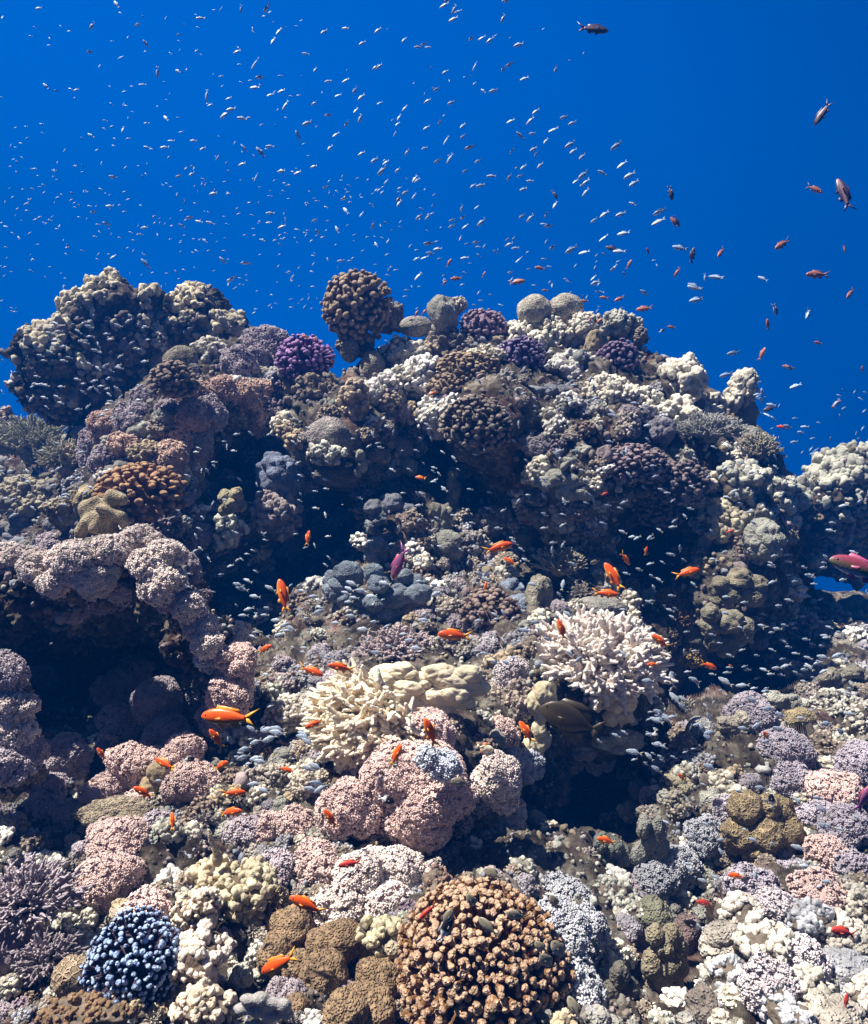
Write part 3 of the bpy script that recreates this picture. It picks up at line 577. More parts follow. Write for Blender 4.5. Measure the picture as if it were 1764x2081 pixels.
# --- centre upper
c('knob', 828, 728, 52, 40, CR, 'cream crusty coral under the low brain coral', n=120, nub=.16)
c('knob', 862, 765, 42, 44, WH, 'whitish crusty coral at upper centre', n=120, nub=.14)
c('knob', 905, 700, 40, 34, (.25, .22, .18), 'dark crusty rock in the notch right of the greenish pillar')
c('knob', 775, 800, 52, 40, WH, 'whitish ragged coral above the large brain coral', n=150, nub=.12)
c('fing', 790, 815, 32, 26, (.42, .34, .26), 'small pale finger coral on the ragged white coral', n=70, r=.12)
c('knob', 718, 830, 36, 52, (.50, .40, .28), 'ragged tan coral left of the small pale finger coral', n=120, nub=.15)
c('brain', 722, 786, 22, 20, (.60, .50, .40), 'small cream honeycomb coral patch above the ragged tan coral')
c('fing', 948, 758, 68, 46, (.36, .27, .18), 'tan brown cauliflower coral at upper centre', n=220, r=.07, ln=.26)
c('fing', 905, 790, 40, 30, (.36, .27, .18), 'lower left fringe of the tan brown cauliflower coral', n=110, r=.10)
c('knob', 985, 730, 42, 26, CR, 'cream knobby rim on top of the tan brown cauliflower coral')
c('fing', 970, 868, 76, 62, (.23, .19, .16), 'large dark grey brown cauliflower coral in the middle of the cliff', d=2.9, n=240, r=.068, ln=.28, tip=(.50, .42, .35))
c('knob', 882, 850, 36, 40, WH, 'white crusty rock left of the large dark cauliflower coral')
c('clus', 905, 808, 16, 14, (.58, .46, .50), 'little pinkish ring coral above the white crusty rock', balls=[(0, 0, 0, .9)], m=M_BRAIN)
c('knob', 1020, 795, 44, 40, (.30, .28, .25), 'grey crusty coral right of the tan brown cauliflower coral')
c('clus', 1110, 800, 46, 36, GR, 'grey smooth heads at the right upper cliff', balls=[(-.55, 0, .1, .45), (.15, 0, .2, .42), (.7, 0, 0, .4), (-.1, 0, -.5, .45)])
c('brain', 670, 890, 46, 44, (.33, .30, .28), 'large grey brain coral left of centre', d=2.95)
c('knob', 660, 925, 40, 22, CG, 'cream frilly crust growing over the base of the large grey brain coral', d=2.8, n=60, nub=.25)
c('lobe', 690, 965, 50, 26, (.22, .19, .16), 'dark flat brain coral below the large grey brain coral', d=2.95, n=3, amp=.05, m=M_BRAIN)
c('brain', 762, 922, 20, 18, (.30, .25, .20), 'little brown brain coral right of the large grey brain coral', d=2.95)
c('knob', 762, 960, 18, 34, GB, 'dark stalk under the little brown brain coral')
c('clus', 732, 940, 22, 28, CG, 'greenish lobes between the two brain corals', d=2.95, balls=[(0, 0, .5, .5), (.2, 0, -.2, .5), (-.2, 0, -.7, .4)])
c('lobe', 566, 968, 47, 48, (.27, .31, .42), 'blue grey lobed coral at left centre', d=2.9, n=30, amp=.2)
c('knob', 560, 1050, 56, 52, (.20, .17, .15), 'dark brown rubbly rock under the blue grey lobed coral', d=3.0, n=150, nub=.14, tip=(.42, .36, .34))
c('knob', 625, 1030, 30, 40, (.24, .22, .22), 'grey rubble right of the blue grey lobed coral')
c('clus', 472, 1020, 30, 32, (.46, .41, .26), 'tan cluster of smooth heads left of the blue grey lobed coral', d=2.85, balls=[(-.4, 0, .3, .5), (.3, 0, .4, .5), (.5, 0, -.2, .45), (-.1, -.2, -.2, .55), (-.5, 0, -.5, .45)])
c('knob', 465, 1080, 30, 38, CG, 'pale knobby coral below the tan cluster of smooth heads', d=2.85, n=60, nub=.25)
# --- centre cliff
GL = (.30, .32, .35)
c('clus', 795, 1050, 60, 50, GL, 'grey lobed coral in the cliff above the blue grey boulder coral', balls=[(-.5, 0, .4, .4), (0, 0, .5, .42), (.45, 0, .2, .4), (-.3, -.1, 0, .42), (.2, -.1, -.1, .4), (.65, 0, -.4, .35), (-.6, 0, -.4, .35), (0, 0, -.6, .35)], n=14, amp=.2)
c('clus', 765, 1120, 32, 36, (.38, .42, .46), 'pale grey round lobes just above the blue grey boulder coral', d=2.7, balls=[(0, 0, .4, .55), (.5, 0, 0, .5), (-.3, 0, -.2, .5), (.2, 0, -.6, .45)])
bb = []; rg = np.random.default_rng(5)
for k in range(34):
    t_ = rg.uniform(0, 2*math.pi); q = math.sqrt(rg.uniform(0, 1))*.85; bb.append((q*math.cos(t_), rg.uniform(-.3, .1)-.35*(1-q), q*math.sin(t_), rg.uniform(.20, .30)))
c('clus', 765, 1205, 100, 82, (.27, .32, .37), 'big blue grey boulder coral of many round lobes at centre', d=2.75, balls=bb, n=7, amp=.14)
c('clus', 918, 1000, 26, 46, (.40, .37, .27), 'slender tan coral column in the middle of the cliff', d=2.95, balls=[(.1, 0, .8, .4), (0, 0, .4, .45), (.2, 0, 0, .5), (0, 0, -.5, .6)], n=16, amp=.2)
c('clus', 895, 1060, 34, 44, (.40, .38, .30), 'grey tan lobes at the foot of the slender coral column', balls=[(-.3, 0, .5, .45), (.3, 0, .3, .5), (0, 0, -.2, .6), (.3, 0, -.7, .5)], n=16, amp=.2)
c('lobe', 905, 1110, 36, 32, (.34, .34, .29), 'greenish grey lump right of the round lobes', n=18)
c('knob', 960, 1110, 36, 34, (.28, .26, .24), 'grey wrinkled coral in the central cliff')
c('clus', 1065, 1135, 34, 55, (.26, .27, .27), 'dark grey standing lobes left of the lettuce coral', balls=[(0, 0, .6, .5), (.4, 0, .1, .45), (-.3, 0, -.1, .5), (.1, 0, -.7, .5)], n=10, amp=.18)
c('knob', 1010, 1060, 50, 36, (.25, .23, .21), 'dark crusty rock in the middle of the cliff', n=160)
c('knob', 1090, 1045, 40, 34, (.34, .31, .27), 'greyish crusty rock right of the cliff middle', n=160)
c('acro', 1135, 1160, 62, 52, (.44, .40, .28), 'cream lettuce like coral with blunt branching tips', d=2.6, n=90, r=.06, sub=5, tip=(.62, .57, .43), cone=1.4, corals=False)
c('lobe', 1095, 1215, 30, 44, (.42, .39, .30), 'cream trunk of the lettuce like coral', d=2.65, n=6)
c('lobe', 1040, 1195, 24, 22, (.28, .33, .42), 'small blue lobe left of the lettuce like coral', n=10)
c('lobe', 1056, 1235, 30, 26, (.28, .33, .42), 'lower blue lobe by the lettuce like coral trunk', n=10)
c('fing', 995, 1250, 66, 55, (.30, .22, .18), 'brown knobbly cauliflower coral in front of the central cliff', d=2.6, n=190, r=.085, ln=.3)
c('knob', 905, 1245, 44, 34, (.42, .38, .31), 'sandy crust right of the big blue grey boulder coral', n=200, nub=.07)
c('knob', 925, 1320, 52, 30, (.34, .32, .29), 'grey rubble under the middle orange fish', n=200, nub=.08)
c('clus', 1160, 990, 66, 46, CG, 'cream nodular coral right of the dark cauliflower coral', balls=[(-.8, 0, .2, .35), (-.4, 0, .4, .4), (.1, 0, .3, .4), (-.1, 0, -.2, .4), (.5, 0, .4, .38), (.4, -.1, -.2, .4), (.8, 0, 0, .35)], n=16, amp=.2)
c('clus', 1235, 1010, 52, 40, CG, 'pale nodular coral below the grey brown cauliflower corals', balls=[(-.5, 0, .1, .45), (0, 0, .3, .45), (.5, 0, 0, .5), (0, 0, -.4, .45)], n=16, amp=.2)
c('knob', 1140, 1050, 44, 30, (.5, .47, .38), 'pale lump with a hole in the right cliff', n=50, nub=.28)
c('knob', 1200, 1050, 34, 34, GR, 'grey crusty coral under the pale nodular coral')
c('fing', 1290, 945, 70, 46, (.27, .21, .22), 'grey mauve cauliflower coral high on the right cliff', n=200, r=.08, ln=.28)
c('fing', 1375, 985, 66, 52, (.25, .20, .19), 'grey brown cauliflower coral at the middle of the right cliff', n=200, r=.085, ln=.28)
c('fing', 1345, 1045, 50, 36, (.24, .19, .18), 'lowest grey brown cauliflower coral of the right cliff', n=150, r=.10, ln=.28)
c('acro', 1440, 890, 84, 50, (.26, .27, .27), 'wide patch of fine grey finger coral on the right slope', d=3.25, n=230, r=.028, sub=5, tip=(.55, .55, .52), cone=1.5)
c('acro', 1540, 925, 46, 46, (.32, .30, .22), 'fine tan finger coral at the right edge of the reef', d=3.4, n=120, r=.04, sub=5, tip=(.58, .54, .42), cone=1.5)
c('knob', 1500, 985, 58, 44, CG, 'greenish cream ragged coral on the right slope', n=130, nub=.18)
c('knob', 1570, 1010, 40, 56, CG, 'cream ragged coral at the right end of the slope', n=110, nub=.2)
c('knob', 1470, 1060, 48, 50, (.42, .38, .27), 'tan hanging coral folds on the right slope', n=110, nub=.2)
c('lobe', 1552, 1100, 42, 42, CG, 'cream wrinkled ball on the right slope', n=34, amp=.22, d=2.85)
c('clus', 1455, 1110, 40, 46, CG, 'cream lobes left of the wrinkled ball', balls=[(0, 0, .5, .5), (-.4, 0, 0, .5), (.4, 0, -.1, .5), (0, 0, -.6, .45)], n=16, amp=.2)
c('knob', 1400, 1195, 34, 40, CG, 'cream crust beside the brown bushy corals')
c('clus', 1500, 1200, 66, 48, (.40, .36, .25), 'tall tan lobed coral tower on the right, upper part', d=2.6, balls=[(-.5, 0, .2, .4), (0, 0, .5, .45), (.5, 0, .3, .4), (-.2, -.1, -.1, .45), (.4, -.1, -.2, .45), (-.5, 0, -.5, .35)], n=12, amp=.18)
c('clus', 1475, 1280, 56, 60, (.36, .33, .24), 'tall tan lobed coral tower on the right, lower part', d=2.6, balls=[(-.6, 0, .6, .35), (-.6, 0, .1, .35), (-.4, 0, -.4, .35), (.1, 0, .3, .5), (.5, 0, 0, .5), (.1, 0, -.5, .45)], n=10, amp=.18)
c('bush', 1330, 1205, 30, 32, (.26, .14, .06), 'small brown bushy coral right of the pair of orange fish')
c('bush', 1362, 1225, 32, 38, (.24, .14, .06), 'brown bushy coral at the middle of the bush group')
c('bush', 1385, 1255, 30, 44, (.22, .13, .06), 'tall brown bushy coral beside the tan tower')
c('bush', 1350, 1300, 40, 30, (.17, .13, .07), 'low dark bushy coral over the shaded ledge')
c('bush', 1400, 1330, 44, 28, (.30, .22, .09), 'yellow brown bushy coral over the shaded ledge')
c('lobe', 1222, 1165, 28, 30, GR, 'grey round head right of the lettuce like coral', n=8)
c('lobe', 1215, 1245, 60, 34, (.50, .48, .42), 'low whitish dome behind the bright staghorn bush', n=60, amp=.10)
# --- foreground centre
c('acro', 1210, 1370, 150, 125, (.74, .60, .52), 'bright white tipped staghorn bush at right of centre', d=2.12, n=190, r=.062, sub=9, m=M_STAG, tip=(.93, .87, .80), axis=(.10, -.45, .85), cone=1.2)
c('acro', 810, 1335, 90, 66, (.40, .30, .30), 'small dusky staghorn coral behind the cream lobed coral', d=2.35, n=70, r=.055, sub=6, tip=(.62, .52, .52), cone=1.3)
c('acro', 790, 1460, 165, 125, (.80, .66, .46), 'large cream staghorn coral fanning out to the left', d=1.86, n=210, r=.058, sub=9, m=M_STAG, tip=(.93, .84, .68), axis=(-.70, -.62, .15), cone=1.25, free=True)
bb = [(-.75, 0, .35, .34), (-.45, 0, .55, .30), (-.7, -.1, -.1, .33), (-.35, -.2, .1, .30), (-.45, -.25, -.35, .30), (-.1, 0, .2, .27), (.2, 0, .45, .32), (.45, -.1, .25, .34), (.75, 0, .45, .30), (.85, 0, .05, .28), (.5, -.25, -.1, .30), (.15, -.2, -.2, .28), (-.15, -.25, -.55, .28), (.3, -.2, -.55, .24), (.65, -.1, -.4, .25), (-.6, -.2, -.7, .22), (0, -.2, -.85, .22)]
c('clus', 868, 1398, 112, 66, (.72, .64, .46), 'large cream lobed coral in the centre foreground', d=1.9, free=True, balls=bb, n=12, amp=.22, small=0, m=M_STAG)
c('xen', 1040, 1375, 38, 34, PW, 'whitish spiky soft coral tuft between the cream lobed coral and the staghorn bush', d=2.15)
c('knob', 1000, 1430, 48, 44, (.50, .42, .34), 'rough crust right of the large cream lobed coral', n=260, nub=.09)
c('knob', 1060, 1430, 48, 52, (.46, .38, .32), 'mottled pinkish rough crust before the staghorn bush', n=300, nub=.09)
c('clus', 1104, 1425, 36, 44, (.62, .54, .36), 'cream coral head left of the dark brown fish', d=1.9, balls=[(0, 0, .4, .6), (-.4, 0, -.1, .5), (.3, 0, -.3, .5), (-.1, 0, -.7, .45)], m=M_STAG)
c('clus', 1238, 1430, 60, 62, (.66, .57, .40), 'bright cream lobed coral hanging under the staghorn bush', d=1.92, balls=[(-.3, 0, .6, .35), (.3, 0, .6, .35), (-.5, 0, .1, .38), (.1, -.2, .2, .4), (.6, 0, .1, .35), (.1, -.1, -.35, .4), (.5, 0, -.4, .34), (.2, 0, -.75, .28)], n=16, amp=.22, m=M_STAG)
c('clus', 1115, 1370, 24, 26, (.56, .52, .42), 'pale cones left of the staghorn bush', balls=[(-.3, 0, .3, .5), (.4, 0, 0, .5)])
c('clus', 1085, 1505, 36, 40, (.60, .54, .38), 'cream coral plate beneath the dark brown fish', d=1.75, balls=[(.3, 0, .6, .45), (.5, 0, 0, .5), (-.2, 0, -.3, .5), (.2, 0, -.7, .4)], m=M_STAG)
PKW = (.82, .65, .60)
X = [(765, 1535, 50, 66, PK, 'left of the big pink mound, under the cream staghorn', 1.72), (868, 1500, 60, 60, PK, 'top of the big pink mound behind the orange fish', 1.75), (855, 1600, 108, 100, PK, 'the biggest, round pink mound in the centre foreground', 1.62),
 (905, 1560, 26, 30, BW, 'small and blue white on the big pink mound', 1.5), (870, 1540, 22, 20, BW, 'small, uppermost on the big pink mound', 1.5), (714, 1645, 58, 62, PK, 'left of the big pink mound, speckled and round', 1.58),
 (1008, 1590, 48, 55, PKW, 'upper half of the pale column by the black hollow', 1.62), (1022, 1668, 56, 62, PKW, 'lower half of the pale column by the black hollow', 1.58), (1070, 1555, 32, 40, BW, 'blue white, topmost right of the pale column', 1.66),
 (1035, 1540, 28, 28, BW, 'blue white, top left of the pale column', 1.66), (1022, 1485, 30, 32, PK, 'small, in the mottled crust left of the dark brown fish', 1.85), (600, 1682, 42, 38, PK, 'in the pink row, left of the speckled round one', 1.62), (548, 1690, 28, 34, PK, 'leftmost of the pink row in the foreground', 1.64),
 (500, 1700, 40, 44, MG, 'greyish, behind the cream spiky coral', 1.68), (640, 1735, 36, 26, PK, 'under the speckled round one, half shaded', 1.6), (640, 1770, 52, 36, PK, 'left end of the pale pink ridge', 1.53), (720, 1790, 60, 56, PKW, 'in the middle of the pale pink ridge', 1.5),
 (800, 1775, 66, 52, PKW, 'highest hump of the pale pink ridge', 1.5), (780, 1840, 56, 44, PKW, 'front of the pale pink ridge', 1.42), (690, 1848, 58, 40, PKW, 'low front hump behind the brown boulders', 1.42), (885, 1790, 30, 40, PKW, 'right end of the pale pink ridge', 1.48),
 (560, 1760, 40, 30, MG, 'greyish, left of the pale pink ridge', 1.6),
 # left foreground
 (245, 1722, 74, 58, PK, 'large, upper half of the mound in the left foreground', 1.5), (222, 1795, 62, 52, PK, 'large, lower half of the mound in the left foreground', 1.45), (305, 1790, 44, 50, PK, 'right flank of the mound in the left foreground', 1.48), (300, 1850, 44, 36, PK, 'between the left foreground mound and the blue tipped coral', 1.4),
 (172, 1730, 18, 22, MG, 'tiny, left of the left foreground mound', 1.55), (360, 1728, 30, 34, MG, 'small and grey, left of the cream spiky coral', 1.55), (95, 1640, 34, 30, MG, 'small, shaded, left of the sandy patch', 1.8), (140, 1650, 26, 26, MG, 'small, above the sandy patch on the left', 1.8),
 (280, 1550, 62, 44, PK, 'behind the tan lobes in the lower left', 1.85), (215, 1610, 44, 40, PK, 'left of the tan lobes in the lower left', 1.82), (375, 1530, 46, 40, PK, 'right of the tan lobes in the lower left', 1.85), (385, 1590, 52, 52, PK, 'below right of the tan lobes in the lower left', 1.78),
 (280, 1640, 32, 30, PK, 'small, under the tan lobes in the lower left', 1.75), (320, 1680, 30, 30, MG, 'small, beside the sandy patch', 1.65), (140, 1545, 44, 46, MG, 'in the dark between the cave and the left wall', 1.9), (100, 1600, 34, 30, MG, 'low in the dark by the left wall', 1.85),
 # cave
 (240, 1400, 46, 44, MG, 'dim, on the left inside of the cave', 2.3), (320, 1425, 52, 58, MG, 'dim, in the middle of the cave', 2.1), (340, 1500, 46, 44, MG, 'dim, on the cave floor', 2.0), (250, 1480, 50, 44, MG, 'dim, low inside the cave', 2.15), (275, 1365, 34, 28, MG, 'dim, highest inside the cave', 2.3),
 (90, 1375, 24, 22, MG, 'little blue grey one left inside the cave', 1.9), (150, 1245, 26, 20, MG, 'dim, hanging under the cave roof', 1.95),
 # arch top
 (20, 1135, 40, 34, PKW, 'at the left edge on the arch roof', 1.85), (75, 1150, 36, 34, PKW, 'second from the left on the arch roof', 1.82), (110, 1110, 32, 26, MG, 'grey, behind the roof of the arch', 1.95), (150, 1150, 52, 46, PKW, 'broad, under the leather coral on the arch roof', 1.8), (110, 1185, 36, 28, PKW, 'drooping over the left cave mouth', 1.72),
 (190, 1185, 44, 34, PKW, 'drooping over the cave mouth under the leather coral', 1.72), (225, 1120, 40, 34, PKW, 'right under the leather coral on the arch roof', 1.8), (205, 1225, 36, 22, MG, 'shaded, lowest fringe over the cave mouth', 1.75), (285, 1100, 46, 32, PKW, 'topmost on the arch roof', 1.85), (340, 1125, 36, 34, PKW, 'at the right shoulder of the arch', 1.85),
 (300, 1150, 36, 30, PKW, 'inner side of the arch right shoulder', 1.75), (330, 1185, 50, 40, PKW, 'large, drooping from the right shoulder of the arch', 1.72), (350, 1215, 34, 26, MG, 'shaded edge below the right shoulder', 1.75), (250, 1205, 22, 20, MG, 'small, shaded, near the pale sponge', 1.75), (385, 1235, 34, 32, PKW, 'at the bend of the arch', 1.82),
 (410, 1275, 36, 28, PKW, 'below the bend of the arch', 1.8), (425, 1310, 34, 30, PKW, 'small, upper left on the pillar', 1.75), (475, 1300, 44, 38, PKW, 'bright head of the pillar', 1.76), (425, 1345, 26, 26, BW, 'bluish white, on the left of the pillar', 1.7), (480, 1350, 44, 40, PK, 'middle of the pillar', 1.76), (470, 1405, 50, 46, PK, 'lower part of the pillar', 1.78),
 (450, 1460, 56, 36, PK, 'foot of the pillar behind the big orange fish', 1.75), (398, 1415, 16, 16, MG, 'tiny, inner side of the pillar', 1.8),
 # left wall
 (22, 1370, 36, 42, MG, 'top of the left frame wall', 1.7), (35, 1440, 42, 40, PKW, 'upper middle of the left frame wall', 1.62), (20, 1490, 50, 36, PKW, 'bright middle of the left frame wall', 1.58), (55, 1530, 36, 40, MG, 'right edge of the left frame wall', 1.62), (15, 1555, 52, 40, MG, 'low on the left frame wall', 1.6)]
for (x, y, a, b_, k, w, dd) in X:
    nm = {PK: 'pink', PKW: 'pale pink', MG: 'mauve grey', BW: 'bluish white'}[k]; c('xen', x, y, a, b_, k, nm+' tufted soft coral '+w, d=dd, fwd=0.0)
c('lobe', 220, 1162, 24, 20, (.45, .45, .40), 'pale smooth sponge dome hanging under the soft coral of the arch', d=1.72, n=3, amp=.05)
c('knob', 235, 1285, 50, 30, (.16, .17, .05), 'olive yellow crust inside the upper cave', d=2.1, n=100, base=(.10, .10, .04))
c('clus', 335, 1590, 60, 46, (.46, .36, .22), 'tan velvety lobes behind an orange fish in the lower left', d=1.72, balls=[(-.1, 0, .5, .42), (.4, 0, .3, .35), (-.5, 0, -.2, .4), (.2, 0, -.2, .4)], n=4, amp=.1, m=M_LEATH)
c('lobe', 235, 1655, 74, 34, (.50, .42, .30), 'sandy patch of rock above the mound in the left foreground', d=1.72, n=40, amp=.2, m=M_VELV)
c('knob', 600, 1455, 66, 46, (.46, .42, .36), 'grey white rubble left of the cream staghorn coral', n=300, nub=.09)
c('knob', 560, 1590, 56, 40, (.42, .38, .32), 'grey rubble knoll under the school of silver fish', n=260, nub=.09)
c('knob', 630, 1600, 50, 36, (.50, .45, .36), 'sandy rubble left of the big pink mound', n=240, nub=.09)
c('knob', 585, 1390, 36, 24, (.34, .28, .28), 'grey rubble under the pair of orange fish', n=150, nub=.1)
c('xen', 575, 1360, 24, 26, MG, 'little mauve grey tufted soft coral behind the pair of orange fish')
# --- lower left
c('acro', 60, 1845, 120, 95, (.34, .28, .33), 'purple grey finger soft coral with long tips at the lower left edge', d=1.3, n=110, r=.042, sub=5, tip=(.52, .45, .47), axis=(.3, -.5, .8), cone=1.4, corals=False)
c('acro', 100, 1955, 80, 66, (.34, .28, .31), 'lower tier of the purple grey finger soft coral', d=1.22, n=80, r=.055, sub=5, tip=(.52, .45, .47), axis=(.3, -.6, .6), cone=1.4, corals=False)
c('lobe', 35, 1920, 56, 60, (.22, .17, .19), 'smooth dark trunk of the finger soft coral', d=1.3, n=4, amp=.06, m=M_LEATH)
c('fing', 275, 1958, 100, 102, (.09, .065, .10), 'blue tipped bottlebrush coral in the lower left', d=1.2, n=460, r=.048, ln=.34, warts=8, tip=(.48, .66, 1.0), spread=-.4, tt=1.0, jit=.14)
c('clus', 222, 1882, 34, 44, (.60, .52, .40), 'pale cream lobed coral behind the blue tipped coral', d=1.32, balls=[(.5, 0, .6, .4), (.1, 0, .1, .42), (-.4, 0, -.4, .45), (.5, 0, .1, .3)])
c('brain', 150, 1985, 44, 40, (.55, .42, .28), 'tan honeycomb coral left of the blue tipped coral', d=1.25)
c('knob', 430, 1790, 54, 44, (.60, .50, .33), 'cream knobby coral with a spike in the lower left', d=1.42, n=70, nub=.24)
c('acro', 442, 1745, 42, 76, (.60, .50, .34), 'cream spike rising from the knobby coral', d=1.38, free=True, n=12, r=.13, sub=5, axis=(0, -.1, 1), cone=.35, tip=(.80, .72, .58), corals=False)
c('knob', 510, 1810, 58, 56, (.50, .44, .30), 'cream ragged coral right of the spiked one', d=1.42, n=90, nub=.2, base=(.14, .10, .06))
c('acro', 545, 1830, 44, 50, (.30, .21, .12), 'brown flat branching fringe at the right of the cream ragged coral', d=1.4, n=36, r=.06, sub=6, axis=(.8, -.4, 0), cone=1.1, tip=(.62, .52, .34), corals=False)
c('knob', 400, 1850, 48, 44, (.54, .46, .36), 'cream rough coral under the spiked one', d=1.33, n=120, nub=.14, base=(.12, .09, .06))
c('knob', 405, 1955, 62, 56, (.60, .52, .44), 'whitish ragged coral right of the blue tipped coral', d=1.18, n=110, nub=.17, base=(.14, .10, .07))
c('knob', 420, 2050, 70, 46, (.60, .50, .38), 'whitish ragged coral at the bottom edge', d=1.1, n=130, nub=.15)
c('knob', 160, 2070, 90, 40, (.20, .12, .06), 'dark brown rock at the lower left corner', d=1.05)
merge(c('clus', 530, 2050, 62, 44, (.46, .44, .42), 'smooth grey finger lobes at the bottom edge', d=1.08, balls=[(-.6, 0, 0, .3), (-.4, 0, .5, .28), (0, 0, .55, .28), (-.1, 0, -.1, .3), (.35, 0, .3, .3), (.75, 0, .2, .3), (.3, 0, -.4, .32), (.8, 0, -.3, .28)], n=3, amp=.08, m=M_LGREY), .002)
BO = (.43, .30, .18)
for (x, y, a, b_, w) in [(590, 1892, 52, 50, 'topmost left'), (682, 1918, 60, 44, 'top middle, wide'), (745, 1915, 28, 44, 'narrow, left of the cream sponge'), (560, 1945, 36, 44, 'left end of the second row'), (605, 1970, 32, 40, 'small, second row'), (660, 1985, 50, 56, 'tall, in the middle'), (770, 1990, 52, 48, 'round, beside the big brown coral'), (745, 2060, 66, 56, 'right front at the bottom edge'), (700, 2075, 48, 60, 'middle front at the bottom edge'), (600, 2060, 34, 36, 'small dark, left front')]:
    c('lobe', x, y, a, b_, BO, 'brown velvety boulder coral lobe, '+w, d=1.36-(y-1880)*.0012, n=5, amp=.14, m=M_VELV)
c('knob', 770, 1905, 42, 38, (.56, .50, .33), 'cream sponge with round openings above the brown boulders', d=1.28, n=34, nub=.3)
c('clus', 820, 1935, 40, 36, (.58, .50, .36), 'pale lobed crust between the sponge and the big brown coral', d=1.25, balls=[(-.5, 0, .2, .45), (.1, 0, 0, .45), (.4, 0, -.4, .45), (.5, 0, .4, .3)])
c('fing', 975, 1965, 175, 168, (.30, .15, .06), 'very large brown cauliflower coral in the bottom foreground', d=1.28, n=1150, r=.043, ln=.22, warts=15, jit=.12, tt=1.0, tip=(.64, .45, .31), lvl=4, spread=-.35)
c('knob', 892, 1800, 34, 34, (.12, .08, .06), 'dark reddish knob where the pale ridge meets the big brown coral', d=1.38, n=60, tip=(.30, .2, .16))
# --- lower right
X = [(1150, 1835, 64, 60, GR, 'right above the big brown coral', 1.55), (1130, 1900, 60, 66, GR, 'right flank of the big brown coral', 1.5), (1200, 1900, 36, 60, GR, 'between the big brown coral and the green lobes', 1.5), (1175, 2010, 50, 60, GR, 'bottom, right of the big brown coral', 1.35),
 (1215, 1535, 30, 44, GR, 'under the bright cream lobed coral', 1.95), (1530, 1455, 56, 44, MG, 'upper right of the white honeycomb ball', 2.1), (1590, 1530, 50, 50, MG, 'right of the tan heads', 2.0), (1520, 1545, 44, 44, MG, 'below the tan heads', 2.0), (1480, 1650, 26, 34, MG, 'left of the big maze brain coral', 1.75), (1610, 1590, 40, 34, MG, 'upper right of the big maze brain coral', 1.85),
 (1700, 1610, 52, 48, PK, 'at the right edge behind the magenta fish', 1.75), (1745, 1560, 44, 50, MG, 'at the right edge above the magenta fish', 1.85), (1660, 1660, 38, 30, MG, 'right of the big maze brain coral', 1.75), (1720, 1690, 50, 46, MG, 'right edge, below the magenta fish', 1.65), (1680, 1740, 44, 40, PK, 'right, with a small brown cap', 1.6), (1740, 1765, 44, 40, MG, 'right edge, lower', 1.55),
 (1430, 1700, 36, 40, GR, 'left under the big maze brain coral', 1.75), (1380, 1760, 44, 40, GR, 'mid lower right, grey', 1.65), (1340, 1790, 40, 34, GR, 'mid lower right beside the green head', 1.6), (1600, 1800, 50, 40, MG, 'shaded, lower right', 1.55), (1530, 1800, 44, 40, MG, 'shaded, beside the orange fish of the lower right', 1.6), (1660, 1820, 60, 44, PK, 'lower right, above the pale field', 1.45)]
for (x, y, a, b_, k, w, dd) in X:
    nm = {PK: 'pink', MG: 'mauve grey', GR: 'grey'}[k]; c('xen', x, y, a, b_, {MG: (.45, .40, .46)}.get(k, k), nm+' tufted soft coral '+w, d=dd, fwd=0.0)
c('brain', 1425, 1482, 32, 26, (.58, .56, .55), 'white honeycomb ball coral right of the dark hollow', d=2.1)
c('clus', 1495, 1485, 46, 40, (.46, .42, .34), 'tan round heads right of the white honeycomb ball', d=2.1, balls=[(-.4, 0, .4, .45), (.2, 0, .6, .4), (0, 0, 0, .5), (.5, 0, -.2, .4), (-.5, 0, -.4, .4)], n=16, amp=.2)
c('clus', 1600, 1428, 50, 34, CG, 'greenish flat heads on the right', d=2.3, balls=[(-.5, 0, .2, .5), (.1, 0, 0, .5), (.6, 0, -.2, .45)], n=16, amp=.2)
c('lobe', 1625, 1458, 34, 20, (.50, .41, .24), 'flat yellowish cap coral on the right', d=2.15, n=3, amp=.05)
c('clus', 1255, 1508, 56, 36, CG, 'cream nodular coral by the black cave', d=2.0, balls=[(-.5, 0, 0, .45), (0, 0, .3, .45), (.5, 0, .1, .5), (.1, 0, -.4, .4)], n=22, amp=.22)
c('lobe', 1385, 1595, 34, 34, (.58, .52, .37), 'cream warty ball right of the black cave', d=1.95, n=40, amp=.22)
c('knob', 1375, 1640, 26, 30, (.36, .33, .26), 'stem below the cream warty ball', d=1.98)
c('lobe', 1295, 1605, 20, 22, (.22, .24, .22), 'small dark green dome at the edge of the black cave', n=3, amp=.06)
bb = [(-.45, -.1, .55, .40), (.1, -.1, .62, .32), (.45, 0, .45, .35), (-.55, -.2, 0, .42), (-.05, -.35, .1, .44), (.5, -.2, .05, .42), (.75, 0, -.15, .34), (-.2, -.3, -.4, .42), (.35, -.2, -.45, .42), (-.6, 0, -.4, .3), (.05, 0, 0, .7)]
c('clus', 1545, 1680, 84, 82, (.50, .39, .23), 'big tan maze brain coral on the right', d=1.72, balls=bb, n=3, amp=.10, m=M_BRAIN)
GG = (.26, .28, .24)
c('clus', 1240, 1740, 50, 60, GG, 'dark green grey upright lobes below the black cave', d=1.75, balls=[(-.4, 0, .5, .35), (.1, 0, .3, .42), (.5, 0, 0, .4), (-.3, 0, -.2, .45), (.2, 0, -.6, .4)], n=5, amp=.12)
